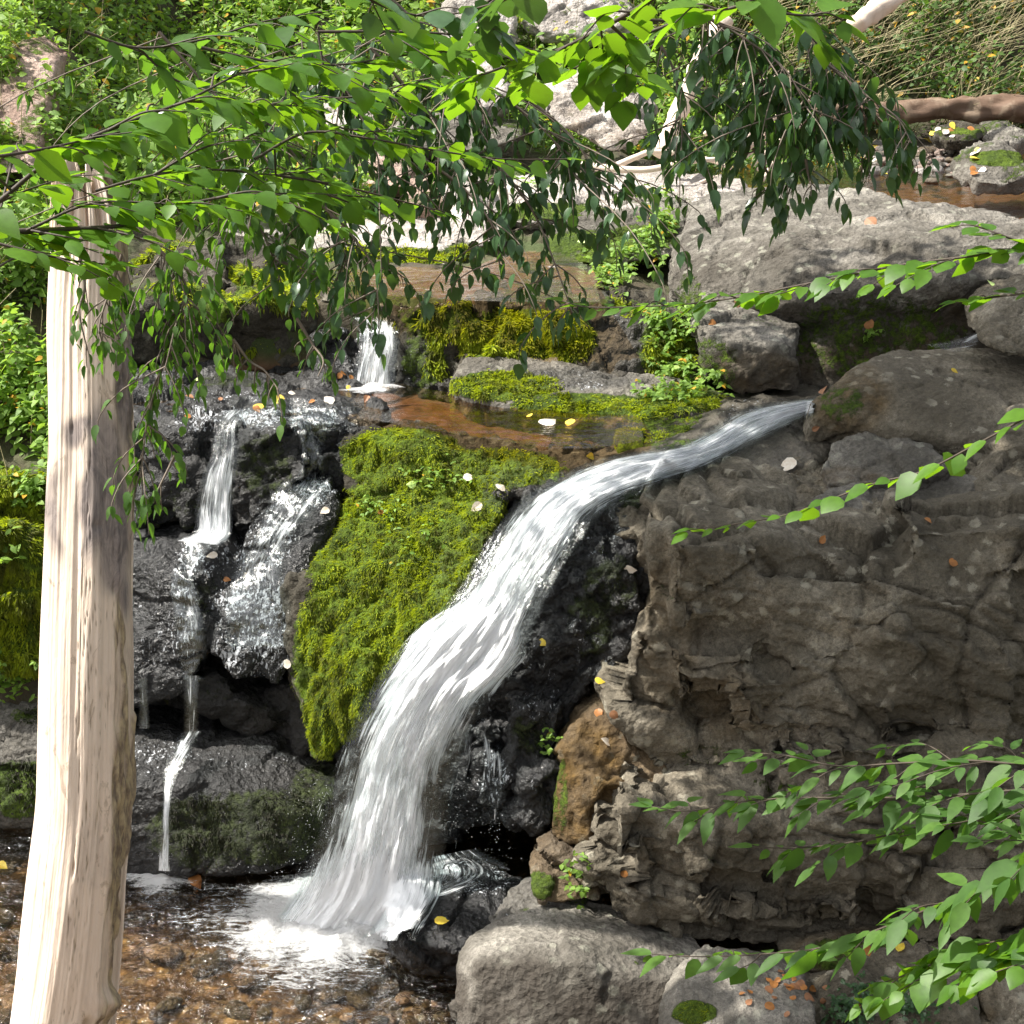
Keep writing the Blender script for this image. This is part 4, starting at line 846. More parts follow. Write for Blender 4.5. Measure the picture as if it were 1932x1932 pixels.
foam('bright white foam where the main waterfall hits the pool', [(650, 1770, .55, .35, 1.05, .8), (600, 1780, 1.0, .8, .68, .06), (480, 1740, 1.0, .6, .60, .05), (520, 1690, .8, .5, .62, .05), (640, 1735, .55, .60, 1.15, 1.0), (580, 1740, .70, .65, .95, .4), (520, 1740, .85, .75, .66, .12), (700, 1700, .4, .4, 1.05, .8), (470, 1690, .7, .5, .50, .08), (620, 1790, 1.0, .8, .56, .05), (780, 1800, .6, .3, .44, .05)], 0)
foam('small patch of foam where the thin trickle meets the pool', [(305, 1662, .30, .20, .85, .25), (270, 1668, .35, .2, .66, .1)], 0)
foam('foam under the small upper cascade on the ledge pool', [(700, 738, .30, .16, .9, .3), (640, 735, .25, .1, .5, .1)], 2.345)
foam('streak of foam against the front grey boulder', [(848, 1820, .16, .10, .6, .1)], 0)
foam('ripples of foam along the near edge of the upper pool', [(1060, 510, .5, .12, .5, .1), (850, 512, .35, .1, .42, .1)], 2.88)
# spray droplets
dv = []; 
for k in range(900):
    c = W(rnd.gauss(640, 70), rnd.gauss(1720, 30), 0); h = abs(rnd.gauss(0, .14)); s = rnd.uniform(.001, .003)
    c = c+Vector((0, rnd.uniform(-.1, .05), h)); dv.append((c, s))
for (a, b, y, sx, n) in [(620, 1560, 7.6, 50, 260), (840, 1500, 7.6, 40, 160), (930, 1580, 7.45, 25, 60), (315, 1630, 7.75, 16, 60), (700, 720, 10.2, 40, 60)]:
    for k in range(n): dv.append((P(a+rnd.gauss(0, sx), b+rnd.uniform(-90, 90)*(sx/50), y+rnd.uniform(-.06, .06)), rnd.uniform(.0008, .002)))
oc = np.array([[1, 0, 0], [-1, 0, 0], [0, 1, 0], [0, -1, 0], [0, 0, 1.5], [0, 0, -1.5]]); of = np.array([[0, 2, 4], [2, 1, 4], [1, 3, 4], [3, 0, 4], [2, 0, 5], [1, 2, 5], [3, 1, 5], [0, 3, 5]])
V = np.concatenate([np.array(c)[None]+oc*s for c, s in dv]); Fd = np.concatenate([of+6*i for i in range(len(dv))])
M['drop'] = flat_mat('spray', (.85, .88, .92), .2)
tag(mesh_np('spray', V, Fd, M['drop']), 'fine spray of droplets round the foot of the falls', None, None, 'stuff')

# ------------------------------------------------------------------ dead trunk
def build_trunk():
    rows = [(2300, -35, 190, 5.35), (2100, -8, 205, 5.62), (1932, 16, 214, 5.8), (1800, 34, 226, 5.88), (1650, 52, 236, 5.96), (1500, 70, 246, 6.05), (1300, 78, 250, 6.16), (1100, 84, 252, 6.27), (900, 89, 253, 6.38),
            (750, 91, 247, 6.46), (600, 89, 243, 6.54), (490, 95, 238, 6.6), (400, 103, 226, 6.66), (335, 110, 205, 6.7)]
    nv = 560; nu = 320
    c = spline([tuple((P(a, r, y)+P(b, r, y))/2) for r, a, b, y in rows], nv); rad = spline([[(P(b, r, y)-P(a, r, y)).length/2] for r, a, b, y in rows], nv)[:, 0]
    t = np.gradient(c, axis=0); t /= np.linalg.norm(t, axis=1)[:, None]
    X = np.cross(t, np.array([0, 1., 0])); X /= np.linalg.norm(X, axis=1)[:, None]
    if X[0, 0] < 0: X = -X
    Yv = np.cross(X, t); Yv *= np.sign((Yv*np.array([0, -1., 0])).sum(1))[:, None]
    th = np.linspace(0, 2*PI, nu, endpoint=False)            # 0 = right, pi/2 = towards the camera
    arc = np.concatenate([[0], np.cumsum(np.linalg.norm(np.diff(c, axis=0), axis=1))])
    TH, AR = np.meshgrid(th, arc); ct, st = np.cos(TH), np.sin(TH)
    tw = AR*.10
    tw = tw+.12*np.sin(AR*1.3)
    q = np.stack([np.cos(TH+tw)*1.0, np.sin(TH+tw)*1.0, AR*.5], -1).reshape(-1, 3)
    g = fbm(q*np.array([5, 5, .9]), 4).reshape(TH.shape); g2 = fbm(q*np.array([16, 16, 1.1])+4, 3).reshape(TH.shape)
    lum = fbm(q*1.3+8, 3).reshape(TH.shape)
    crack = np.exp(-(g/.014)**2)*sst(-.1, .25, fbm(q*np.array([1.5, 1.5, .8])+77, 2).reshape(TH.shape))
    d = g*.005+g2*.0015+lum*.018-crack*.006
    ridge = np.exp(-((TH-.55-.08*np.sin(AR*2))/.10)**2)*(.5+.5*np.sin(AR*9+3*lum))*sst(-.3, .1, fbm(q*np.array([2, 2, 3.])+2, 2).reshape(TH.shape))
    d = d+ridge*.012
    edge = sst(.66, .55, TH)*(TH < 1.5)                       # bark remnant on the right flank
    step = sst(-.1, .1, fbm(q*np.array([3, 3, 2.])+31, 3).reshape(TH.shape))
    d = d-edge*.010+edge*step*.010*(1+2*fbm(q*14, 2).reshape(TH.shape))
    # hollow near the bottom and a broken stub on the right
    def bump_at(row, th0, s_th, s_a, h):
        i = np.argmin(np.abs(c[:, 2]-P(120, row, 5.85).z)); return h*np.exp(-((TH-th0)/s_th)**2-((AR-arc[i])/s_a)**2)
    d = d+bump_at(1862, .35, .25, .05, .045)+bump_at(1885, .5, .2, .03, .02)-bump_at(1920, 1.75, .16, .035, .10)-bump_at(1900, .75, .12, .05, .03)-bump_at(1645, 1.45, .03, .03, .012)-bump_at(885, 1.9, .04, .02, .012)-bump_at(1065, 1.15, .12, .02, .012)
    flat = 1-.18*np.abs(st)*(st > 0)
    r = (rad[:, None]*flat+d)*1.0
    r = r*np.where(AR > arc[-1]-.06, 1-.25*((AR-arc[-1]+.06)/.06)**2, 1)
    v = c[:, None]+r[..., None]*(ct[..., None]*X[:, None]+st[..., None]*Yv[:, None])
    # splintered top
    top = sst(arc[-1]-.5, arc[-1], AR)*(fbm(q*np.array([4, 4, .1])+50, 3).reshape(TH.shape)*.16-.06*ct); v[..., 2] += top
    i, j = np.meshgrid(np.arange(nu), np.arange(nv-1)); i = i.ravel(); j = j.ravel()
    f = np.stack([j*nu+i, j*nu+(i+1) % nu, (j+1)*nu+(i+1) % nu, (j+1)*nu+i], 1)
    V = v.reshape(-1, 3); cc = len(V); V = np.vstack([V, c[-1]-np.array([0, 0, .15])])
    k = np.arange(nu); cap = np.stack([(nv-1)*nu+k, (nv-1)*nu+(k+1) % nu, np.full(nu, cc)], 1)
    edge_t = (edge*(.35+.65*step)).ravel()
    px, pr = proj(V[:-1]); n = fbm(V[:-1]*np.array([4, 4, 1.4]), 4)
    reg = np.zeros(cc)
    for (u, w_, ru, rw) in [(190, 850, 45, 90), (150, 960, 90, 110), (215, 1000, 36, 160), (235, 700, 20, 160), (160, 820, 50, 40), (228, 1120, 18, 90)]:
        reg = np.maximum(reg, sst(1.2, .6, np.sqrt(((px-u)/ru)**2+((pr-w_)/rw)**2)))
    stain = np.clip(reg*sst(-.45, .0, n), 0, 1)*.9
    hol = (bump_at(1920, 1.75, .16, .035, 1)+bump_at(1900, .75, .12, .05, .6)).ravel()
    edge_t = np.clip(edge_t+hol+crack.ravel()*.75, 0, 1)
    uv = np.stack([TH.ravel()/(2*PI)*1.0, AR.ravel()], 1); uv = np.vstack([uv, [0, 0]])
    o = mesh_np('dead_tree_trunk', V, [f, cap], M['deadwood'], origin=c[0], uv=uv, attrs={'tone': np.append(edge_t, 0), 'stain': np.append(stain, 0)})
    tag(o, 'bleached bare dead tree trunk standing in the pool at the left', 'dead tree')
build_trunk()
def log(name, label, cat, pts, r0, r1, mat, bump=.02, n=40, nu=24, parent=None):
    c = spline([tuple(P(*p)) for p in pts], n); rad = np.linspace(r0, r1, n)
    V, f = tube(c, rad, nu); nn = V-np.repeat(c, nu, 0); L = np.linalg.norm(nn, axis=1)[:, None]
    V = V+nn/L*(fbm(V*np.array([3, 9, 9]), 3)[:, None]*bump)
    V = np.vstack([V, c[0], c[-1]]); k = np.arange(nu); a = len(V)-2
    cap = np.vstack([np.stack([(k+1) % nu, k, np.full(nu, a)], 1), np.stack([(n-1)*nu+k, (n-1)*nu+(k+1) % nu, np.full(nu, a+1)], 1)])
    th, ar = np.meshgrid(np.arange(nu)/nu, np.linspace(0, 1, n)*np.linalg.norm(c[-1]-c[0])); uv = np.vstack([np.stack([th.ravel(), ar.ravel()], 1), [[0, 0], [0, 0]]])
    z = np.zeros(len(V))
    o = mesh_np(name, V, [f, cap], M[mat], parent, None if parent else c[0], uv=uv, attrs={'tone': z, 'stain': z})
    return tag(o, label, cat) if label else o
log('fallen_log', 'long rotting reddish brown log lying behind the upper right pool', 'log', [(1500, 225, 17.0), (1640, 214, 17.1), (1780, 206, 17.1), (1932, 206, 17.0), (2250, 212, 16.9)], .10, .14, 'barklog', .05, 120)
log('fallen_branch', 'thick bare sunlit branch end poking out of the bank at the top right', 'branch', [(1612, 48, 15.5), (1655, 18, 15.8), (1710, -20, 16.2), (1800, -80, 16.8)], .085, .11, 'deadwood', .02)
log('fallen_branch', 'long white stick arching low across the stream under the cream boulder', 'branch', [(1098, 312, 13.8), (1150, 318, 13.7), (1220, 320, 13.6), (1300, 305, 13.6), (1360, 300, 13.7)], .035, .02, 'deadwood', .006)
log('fallen_branch', 'forked pale stick rising from the long white stick', 'branch', [(1160, 314, 13.75), (1200, 296, 13.8), (1240, 286, 13.8), (1330, 300, 13.8), (1380, 318, 13.7)], .028, .016, 'deadwood', .006)
log('fallen_branch', 'pale leaning dead branch behind the dark green shrub in the upper right', 'branch', [(1245, 290, 14.3), (1290, 190, 14.8), (1335, 90, 15.2), (1365, 40, 15.4)], .07, .10, 'deadwood', .02)
stk = [((1400, 290), (1540, 170)), ((1402, 300), (1520, 215)), ((1410, 278), (1500, 220)), ((1420, 312), (1505, 240)), ((1430, 320), (1520, 225)), ((1440, 340), (1475, 285)), ((1405, 262), (1560, 160)), ((1445, 250), (1500, 212)), ((1460, 180), (1560, 195)), ((1402, 160), (1490, 135)), ((1330, 250), (1400, 290)), ((1290, 360), (1360, 330))]
for i, (a, b) in enumerate(stk):
    log('stick', 'dry pale stick lying in the slanting pile left of the upper right pool', 'stick', [(a[0], a[1], 13.9), ((a[0]+b[0])/2+rnd.uniform(-6, 6), (a[1]+b[1])/2+rnd.uniform(-5, 5), 14.2), (b[0], b[1], 14.6)], rnd.uniform(.014, .026), .008, 'deadwood', .003, 14, 8)['group'] = 'pale sticks piled by the upper right pool'
# ------------------------------------------------------------------ leaves
def leaf_template(wr=.42, curl=.15, fold=.12, tipr=1.0, serr=0.03, K=7):
    """leaf from (0,0,0) to (0,1,0); z up; columns left / mid / right"""
    t = np.linspace(0, 1, K); w = wr*np.sin(PI*t**.8)**.85*(1-.15*t); w[0] = 0; w[-1] = 0
    w = w*(1+serr*(np.arange(K) % 2))
    z = -curl*t**2
    v = [(0, 0, 0)]
    for i in range(1, K-1): v += [(-w[i], t[i]-.04, z[i]+fold*w[i]*1.2), (0, t[i], z[i]), (w[i], t[i]-.04, z[i]+fold*w[i]*1.2)]
    v.append((0, 1, z[-1])); v = np.array(v, float)
    tri = [(0, 2, 1), (0, 3, 2)]; quad = []
    for i in range(K-3):
        a = 1+3*i; quad += [(a, a+1, a+4, a+3), (a+1, a+2, a+5, a+4)]
    a = 1+3*(K-3); n = len(v)-1; tri += [(a, a+1, n), (a+1, a+2, n)]
    return v, np.array(tri), np.array(quad)
TL = [leaf_template(.36, .12, .15, serr=.08, K=9), leaf_template(.40, .30, .10, serr=.08, K=9), leaf_template(.33, .05, .28, serr=.08, K=9), leaf_template(.42, .2, -.1, serr=.08, K=9)]
TH_ = [leaf_template(.27, .12, .2, K=8), leaf_template(.31, .32, .12, K=8), leaf_template(.24, .2, .25, K=8)]
TN = [leaf_template(.24, .1, .15, serr=.06, K=9), leaf_template(.27, .3, .1, serr=.06, K=9), leaf_template(.22, .05, .25, serr=.06, K=9)]
TS = [leaf_template(.34, .15, .2, K=5), leaf_template(.28, .3, .1, K=5)]
def leaves(pos, dr, up, size, name, mat, parent, temps=TL, extra=None):
    pos = np.asarray(pos, float); dr = np.asarray(dr, float); up = np.asarray(up, float); size = np.asarray(size, float)
    dr = dr/np.linalg.norm(dr, axis=1)[:, None]; up = up-dr*(up*dr).sum(1)[:, None]; up /= np.linalg.norm(up, axis=1)[:, None]+1e-6; sx = np.cross(dr, up)
    V = []; T = []; Q = []; n = 0; pick = RNG.integers(0, len(temps), len(pos))
    for k, (tv, tt, tq) in enumerate(temps):
        m = pick == k; c = m.sum()
        if not c: continue
        wv = RNG.uniform(.8, 1.2, c)
        vv = pos[m][:, None]+size[m][:, None, None]*(tv[None, :, 0:1]*wv[:, None, None]*sx[m][:, None]+tv[None, :, 1:2]*dr[m][:, None]+tv[None, :, 2:3]*up[m][:, None])
        V.append(vv.reshape(-1, 3)); b = n+np.arange(c)[:, None, None]*len(tv)
        T.append((b+tt[None]).reshape(-1, 3)); Q.append((b+tq[None]).reshape(-1, 4)); n += c*len(tv)
    return mesh_np(name, np.concatenate(V), [np.concatenate(Q), np.concatenate(T)], mat, parent, smooth=True)
def rot_about(v, ax, a): return Matrix.Rotation(a, 3, ax) @ v
def spray_branch(label, specs, leaf=.075, mat='leaf_bright', flatness=.85, group=None, spacing=.05, twigr=.004, name='leafy_branch', cat='branch', stem='twig', droop=.25, seed=0, temps=None):
    """planar beech-like sprays: specs = list of polylines (px, r, Y); leaves alternate along each with side twigs"""
    rr = random.Random(seed); root = empty(name, P(*specs[0][0]), label, cat, group)
    acc = Acc(); LP, LD, LU, LS = [], [], [], []
    def line(pts, r0, r1, depth, lf, spc, width):
        n = max(8, int(len(pts)*6)); c = spline([tuple(p) for p in pts], n)
        v, f = tube(c, np.linspace(r0, r1, n), 5); acc.add(v, f)
        L = np.concatenate([[0], np.cumsum(np.linalg.norm(np.diff(c, axis=0), axis=1))]); tot = L[-1]
        s = spc*.5; side = 1; k = 0
        while s < tot:
            i = min(np.searchsorted(L, s), n-1); p = Vector(c[i]); tg = Vector(c[min(i+1, n-1)]-c[max(i-1, 0)]).normalized()
            sd = tg.cross(Vector((0, 0, 1))); sd.normalize(); u = sd.cross(tg)
            side = -side; k += 1
            a = rr.uniform(.5, 1.0)
            d = (tg*math.cos(a)+sd*side*math.sin(a)+Vector((rr.gauss(0, .12), rr.gauss(0, .12), -droop*rr.random()*1.2+rr.gauss(0, .14)))).normalized()
            if depth > 0 and k % 3 == 0 and s < tot*.9:
                ln = width*rr.uniform(.5, 1.1)*(1-.55*s/tot)
                q = [p, p+d*ln*.5+Vector((0, 0, rr.uniform(-.01, .02))), p+(d+tg*.25).normalized()*ln+Vector((0, 0, -droop*ln*.5))]
                line(q, r0*.5, .0012, depth-1, lf*.92, spc, width*.5)
            else:
                up = (Vector((rr.gauss(0, 1-flatness), rr.gauss(0, 1-flatness), 1))).normalized()
                if rr.random() < .14: up = Vector((rr.gauss(0, .5), -1, rr.gauss(.3, .4))); d = (d+Vector((0, 0, -.9))).normalized()
                LP.append(p+d*.008); LD.append(d); LU.append(up); LS.append(lf*rr.uniform(.5, 1.2)*(1-.25*(s/tot)**3))
            s += spc*rr.uniform(.7, 1.25)
        LP.append(Vector(c[-1])); LD.append(tg); LU.append(Vector((0, 0, 1))); LS.append(lf*.8)
    main = None
    for sp_ in specs:
        opt = sp_[-1] if isinstance(sp_[-1], dict) else {}
        pts = [P(*p) for p in sp_ if not isinstance(p, dict)]
        if main is None: main = pts
        else:
            q = min([tuple(x) for x in spline([tuple(x) for x in main], 40)], key=lambda x: (Vector(x)-pts[0]).length)
            if (Vector(q)-pts[0]).length > .002: v, f = tube(np.array([q, (Vector(q)+pts[0])/2, pts[0]]), .003, 5); acc.add(v, f)
        line(pts, opt.get('r', twigr), .0015, opt.get('depth', 1), leaf*(.98 if 'leaf_mid' not in mat else 1.2)*opt.get('lf', 1), spacing*(.56 if 'leaf_mid' not in mat else .72), opt.get('w', .32)*1.15)
    acc.build('stem', M[stem], root)
    leaves(LP, LD, LU, LS, 'foliage', M[mat], root, temps or (TN if 'leaf_mid' in mat else TL))
    return root
def hang_branch(label, pts, leaf=.052, nsub=14, sublen=.35, mat='leaf_dark', group=None, seed=0, name='hanging_branch', cat='branch', out=.18, spacing=.033, bare=.0, wind=0):
    """drooping twigs: a main stem with side twigs hanging down, leaves pointing to the ground"""
    rr = random.Random(seed); root = empty(name, P(*pts[0]), label, cat, group); acc = Acc(); LP, LD, LU, LS = [], [], [], []
    n = 30; c = spline([tuple(P(*p)) for p in pts], n); v, f = tube(c, np.linspace(.006, .002, n), 5); acc.add(v, f)
    def leafline(cc, spc, frm=0.0):
        L = np.concatenate([[0], np.cumsum(np.linalg.norm(np.diff(cc, axis=0), axis=1))]); s = L[-1]*frm+spc; side = 1
        while s < L[-1]:
            i = min(np.searchsorted(L, s), len(cc)-1); p = Vector(cc[i]); tg = Vector(cc[min(i+1, len(cc)-1)]-cc[max(i-1, 0)]).normalized()
            side = -side; ang = rr.uniform(0, 2*PI)
            h = Vector((math.cos(ang), math.sin(ang)*.8, 0))
            d = (tg*.5+h*.75+Vector((0, 0, -rr.uniform(.25, 1.3)))).normalized()
            up = (h*.9+Vector((rr.gauss(0, .3), rr.gauss(0, .3), .75))).normalized()
            LP.append(p+d*.012); LD.append(d); LU.append(up); LS.append(leaf*rr.uniform(.6, 1.2)); s += spc*rr.uniform(.6, 1.4)
    leafline(c, spacing*1.6)
    for k in range(nsub):
        t = rr.uniform(bare, 1); i = min(int(t*(n-1)), n-1); p = Vector(c[i]); ln = sublen*rr.uniform(.35, 1.15)
        h = Vector((rr.gauss(0, 1), rr.gauss(0, .7), 0))*out*ln/.35+Vector((wind*ln, 0, 0))
        q = [p, p+h*.6+Vector((0, 0, -ln*.35)), p+h*.95+Vector((0, 0, -ln*.75)), p+h*1.0+Vector((0, 0, -ln))]
        cc = spline([tuple(x) for x in q], 10); v, f = tube(cc, np.linspace(.0028, .0012, 10), 4); acc.add(v, f); leafline(cc, spacing)
    acc.build('stem', M['greytwig'], root); leaves(LP, LD, LU, LS, 'foliage', M[mat], root, TH_)
    return root
# ---- foreground sprays, upper left
g1 = 'bright green sprays reaching in from the left'
spray_branch('long bright green branch sweeping up from the left edge to the top centre', [[(-60, 420, 3.3), (0, 378, 3.3), (110, 290, 3.35), (230, 235, 3.4), (350, 190, 3.5), (470, 130, 3.6), (560, 105, 3.65), {'w': .24, 'r': .0065}],
              [(-40, 300, 3.1), (60, 285, 3.2), (170, 262, 3.3), (260, 240, 3.4), {'w': .16}], [(350, 190, 3.5), (450, 195, 3.5), (560, 200, 3.6), {'w': .12}]], .085, group=g1, spacing=.05, seed=1)
spray_branch('bright green branch across the trunk top with a thick nearly level dark stem', [[(-60, 445, 3.6), (0, 437, 3.6), (120, 432, 3.65), (230, 425, 3.7), (300, 400, 3.75), (420, 372, 3.8), (560, 365, 3.9), (700, 372, 4.0), {'w': .26, 'r': .0075}],
              [(60, 430, 3.6), (150, 390, 3.65), (220, 380, 3.7), (330, 385, 3.7), {'w': .16}], [(-20, 455, 3.5), (60, 475, 3.5), (140, 492, 3.55), (220, 500, 3.6), {'w': .16}]], .08, group=g1, spacing=.045, seed=2)
spray_branch('bright green branch with pale upturned leaves hanging in a row left of centre', [[(480, 300, 3.9), (580, 250, 4.0), (700, 262, 4.0), (830, 285, 4.05), (950, 300, 4.1), (1070, 300, 4.15), {'w': .16, 'r': .004}],
              [(520, 330, 4.0), (640, 350, 4.05), (760, 380, 4.1), (840, 400, 4.15), {'w': .16}]], .07, group=g1, spacing=.06, seed=3)
spray_branch('bright green branch in front of the background boulders along the upper left', [[(380, 90, 3.7), (520, 118, 3.75), (640, 122, 3.8), (760, 105, 3.85), (900, 95, 3.9), {'w': .26}],
              [(600, 60, 3.8), (760, 60, 3.85), (900, 70, 3.9), (1030, 100, 4.0), {'w': .2}]], .08, group=g1, spacing=.045, seed=4)
spray_branch('bright green branch entering from the top with a straight dark stem pointing down left', [[(1260, -20, 3.0), (1160, 40, 3.1), (1050, 95, 3.2), (940, 130, 3.3), (860, 160, 3.35), {'w': .2, 'r': .005}],
              [(1150, 45, 3.1), (1190, 90, 3.15), (1160, 130, 3.2), (1230, 150, 3.3), {'w': .14}], [(1280, 40, 3.2), (1180, 80, 3.2), (1080, 130, 3.3), {'w': .12}]], .085, group=g1, spacing=.05, seed=5)
spray_branch('cluster of large bright green leaves at the top edge right of centre', [[(1430, -60, 2.6), (1440, 0, 2.6), (1480, 25, 2.6), (1560, 30, 2.65), {'w': .12}], [(1440, -10, 2.6), (1380, 15, 2.6), (1320, 20, 2.65), {'w': .10}]], .085, spacing=.05, seed=6)
spray_branch('dark overhead leaves in the upper left part of the top edge', [[(640, -40, 3.2), (720, 10, 3.25), (800, 30, 3.3), (900, 20, 3.3), {'w': .22}], [(1000, -60, 3.0), (960, -5, 3.1), (900, 15, 3.2), {'w': .16}]], .085, mat='leaf_dark', spacing=.06, seed=7)
spray_branch('loose green twigs beside the trunk top at the left edge', [[(-40, 250, 3.9), (30, 300, 3.9), (90, 330, 4.0), (180, 330, 4.0), {'w': .22}], [(-30, 520, 3.6), (40, 480, 3.6), (120, 450, 3.7), {'w': .16}]], .07, group=g1, mat='leaf_mid', spacing=.05, seed=8)
spray_branch('dense bright green spray filling the upper left between the bank and the long branch', [[(160, 60, 3.9), (260, 90, 3.95), (380, 75, 4.0), (500, 40, 4.05), (620, 20, 4.1), {'w': .3}], [(260, 90, 3.95), (330, 150, 4.0), (430, 180, 4.0), {'w': .25}]], .075, mat='leaf_mid', group=g1, spacing=.045, seed=31)
spray_branch('green spray lying over the pale boulders in the upper middle', [[(430, 210, 4.2), (560, 190, 4.25), (690, 180, 4.3), (800, 150, 4.35), (900, 160, 4.4), {'w': .3}], [(560, 190, 4.25), (640, 240, 4.3), (740, 250, 4.3), {'w': .2}]], .075, group=g1, spacing=.05, seed=32)
spray_branch('green spray between the trunk top and the upper pool', [[(180, 360, 3.9), (290, 330, 3.95), (400, 320, 4.0), (520, 330, 4.1), (620, 320, 4.15), {'w': .28}], [(290, 330, 3.95), (380, 280, 4.0), (470, 260, 4.05), {'w': .22}]], .072, group=g1, spacing=.048, seed=33)
# ---- foreground sprays, right
spray_branch('bright green branch reaching left in front of the huge grey boulder', [[(2040, 455, 3.6), (1932, 470, 3.65), (1820, 485, 3.7), (1700, 500, 3.75), (1600, 520, 3.8), (1500, 540, 3.85), (1400, 560, 3.9), (1280, 575, 3.95), (1120, 580, 4.0), (1060, 568, 4.05), {'w': .15, 'r': .004, 'depth': 1}],
              [(2040, 500, 3.6), (1960, 470, 3.6), (1880, 440, 3.6), (1840, 425, 3.65), {'w': .12}]], .075, spacing=.055, droop=.1, seed=10)
spray_branch('small bright green twig beside the dark stone at the right edge', [[(2060, 545, 3.6), (1960, 552, 3.6), (1880, 560, 3.65), (1800, 572, 3.7), {'w': .08}]], .07, spacing=.05, droop=.1, seed=11)
spray_branch('thin arching green twig crossing the right slope above the big rock face', [[(2020, 740, 3.3), (1932, 790, 3.35), (1830, 845, 3.4), (1740, 890, 3.45), (1650, 912, 3.5), (1560, 945, 3.55), (1480, 972, 3.6), (1380, 990, 3.7), (1300, 1000, 3.75), {'w': .06, 'r': .003, 'depth': 0}]], .07, spacing=.055, droop=.05, seed=12)
g2 = 'leafy branches reaching in from the lower right'
spray_branch('uppermost green branch in front of the lower rock face at the right', [[(2060, 1420, 3.3), (1932, 1440, 3.4), (1820, 1435, 3.45), (1700, 1440, 3.5), (1580, 1445, 3.6), (1480, 1425, 3.7), (1400, 1420, 3.8), {'w': .22}],
              [(2060, 1480, 3.3), (1932, 1490, 3.35), (1800, 1500, 3.4), (1680, 1505, 3.5), (1560, 1505, 3.6), (1420, 1510, 3.7), (1300, 1530, 3.8), (1230, 1522, 3.85), {'w': .16}]], .075, 'leaf_mid', group=g2, spacing=.042, droop=.15, seed=13)
spray_branch('second green branch with pale stem in front of the lower rock face', [[(2060, 1560, 3.2), (1932, 1545, 3.3), (1820, 1540, 3.4), (1700, 1570, 3.5), (1600, 1590, 3.6), (1500, 1600, 3.7), (1420, 1598, 3.75), {'w': .2}],
              [(2060, 1620, 3.2), (1980, 1600, 3.2), (1880, 1560, 3.3), (1760, 1520, 3.4), {'w': .2}]], .075, 'leaf_mid', group=g2, spacing=.045, droop=.15, seed=14)
spray_branch('long drooping bluish green branch slanting down to the front grey boulder', [[(2060, 1530, 2.9), (1932, 1620, 3.0), (1830, 1680, 3.1), (1740, 1720, 3.2), (1640, 1760, 3.3), (1540, 1790, 3.4), (1440, 1800, 3.5), (1330, 1805, 3.6), (1230, 1800, 3.65), {'w': .14, 'r': .004}]], .095, 'leaf_mid', group=g2, spacing=.05, droop=.25, seed=15)
spray_branch('lowest green branch in the bottom right corner', [[(2060, 1810, 2.9), (1932, 1800, 3.0), (1840, 1812, 3.1), (1740, 1830, 3.2), (1650, 1860, 3.3), {'w': .2}], [(2060, 1740, 2.9), (1960, 1760, 3.0), (1860, 1780, 3.1), (1760, 1800, 3.2), {'w': .16}]], .09, 'leaf_bright', group=g2, spacing=.05, droop=.2, seed=16)
# ---- hanging curtain
g3 = 'dark leafy branches hanging over the upper pools'
hb = [((560, 60), (640, 150), (700, 260), (720, 330), 34, .45, 'dark drooping branch behind the bright sprays left of centre'),
      ((700, 90), (780, 180), (840, 260), (860, 330), 34, .42, 'dark drooping branch above the pale angular block'),
      ((850, 120), (960, 190), (1040, 260), (1090, 340), 34, .40, 'dark drooping branch left of the cream boulder'),
      ((1000, 190), (1080, 260), (1130, 340), (1160, 420), 18, .22, 'slim dark drooping branch ending beside the olive green slab'),
      ((800, 300), (880, 360), (930, 430), (945, 520), 20, .28, 'dark twig hanging in front of the upper pool'),
      ((930, 300), (1000, 390), (1040, 480), (1080, 590), 22, .26, 'long dark twig hanging down past the upper pool to the mossy step'),
      ((480, 200), (560, 300), (620, 400), (660, 500), 34, .40, 'dark drooping branch above the mossy step at the left'),
      ((380, 250), (440, 360), (500, 450), (540, 560), 34, .38, 'drooping branch with grey green leaves right of the trunk'),
      ((600, 380), (660, 440), (710, 520), (700, 620), 20, .26, 'drooping twig ending in front of the small upper cascade'),
      ((300, 60), (380, 150), (460, 240), (520, 330), 36, .5, 'dense drooping branch in the upper left'),
      ((720, -20), (800, 60), (860, 150), (900, 240), 28, .4, 'drooping branch at the top edge left of centre')]
for i, (a, b, c, d, ns, sl, lab) in enumerate(hb):
    y = 5.3+.12*(i % 4)
    hang_branch(lab, [(*a, y), (*b, y), (*c, y-.05), (*d, y-.1)], .058, int(ns*.75), sl*.8, 'leaf_dark' if i not in (7, 9) else 'leaf_mid', g3, 100+i, out=.30, spacing=.028)
g4 = 'dark leafy branches hanging on the upper right'
hr = [((1330, 30), (1400, 70), (1480, 130), (1530, 220), 40, .38, 'broad dark shrub branch hanging beside the leaning dead branch'),
      ((1480, 20), (1540, 80), (1590, 150), (1640, 230), 40, .34, 'dark shrub branch hanging over the rotting log'),
      ((1400, 110), (1450, 180), (1500, 260), (1510, 330), 34, .30, 'dark shrub branch hanging over the pale sticks'),
      ((1560, 120), (1620, 170), (1690, 220), (1720, 270), 14, .20, 'outermost dark twig hanging over the pebbles of the upper right pool'),
      ((1230, 60), (1270, 130), (1280, 200), (1290, 260), 16, .30, 'thin dark twig hanging between the cream boulder and the leaning branch'),
      ((1420, 280), (1450, 330), (1460, 370), (1470, 400), 7, .12, 'small dark twig tip hanging over the sunlit top of the huge boulder'),
      ((1520, 300), (1525, 330), (1530, 350), (1530, 370), 4, .08, 'tiny dark leaf cluster hanging over the boulder top')]
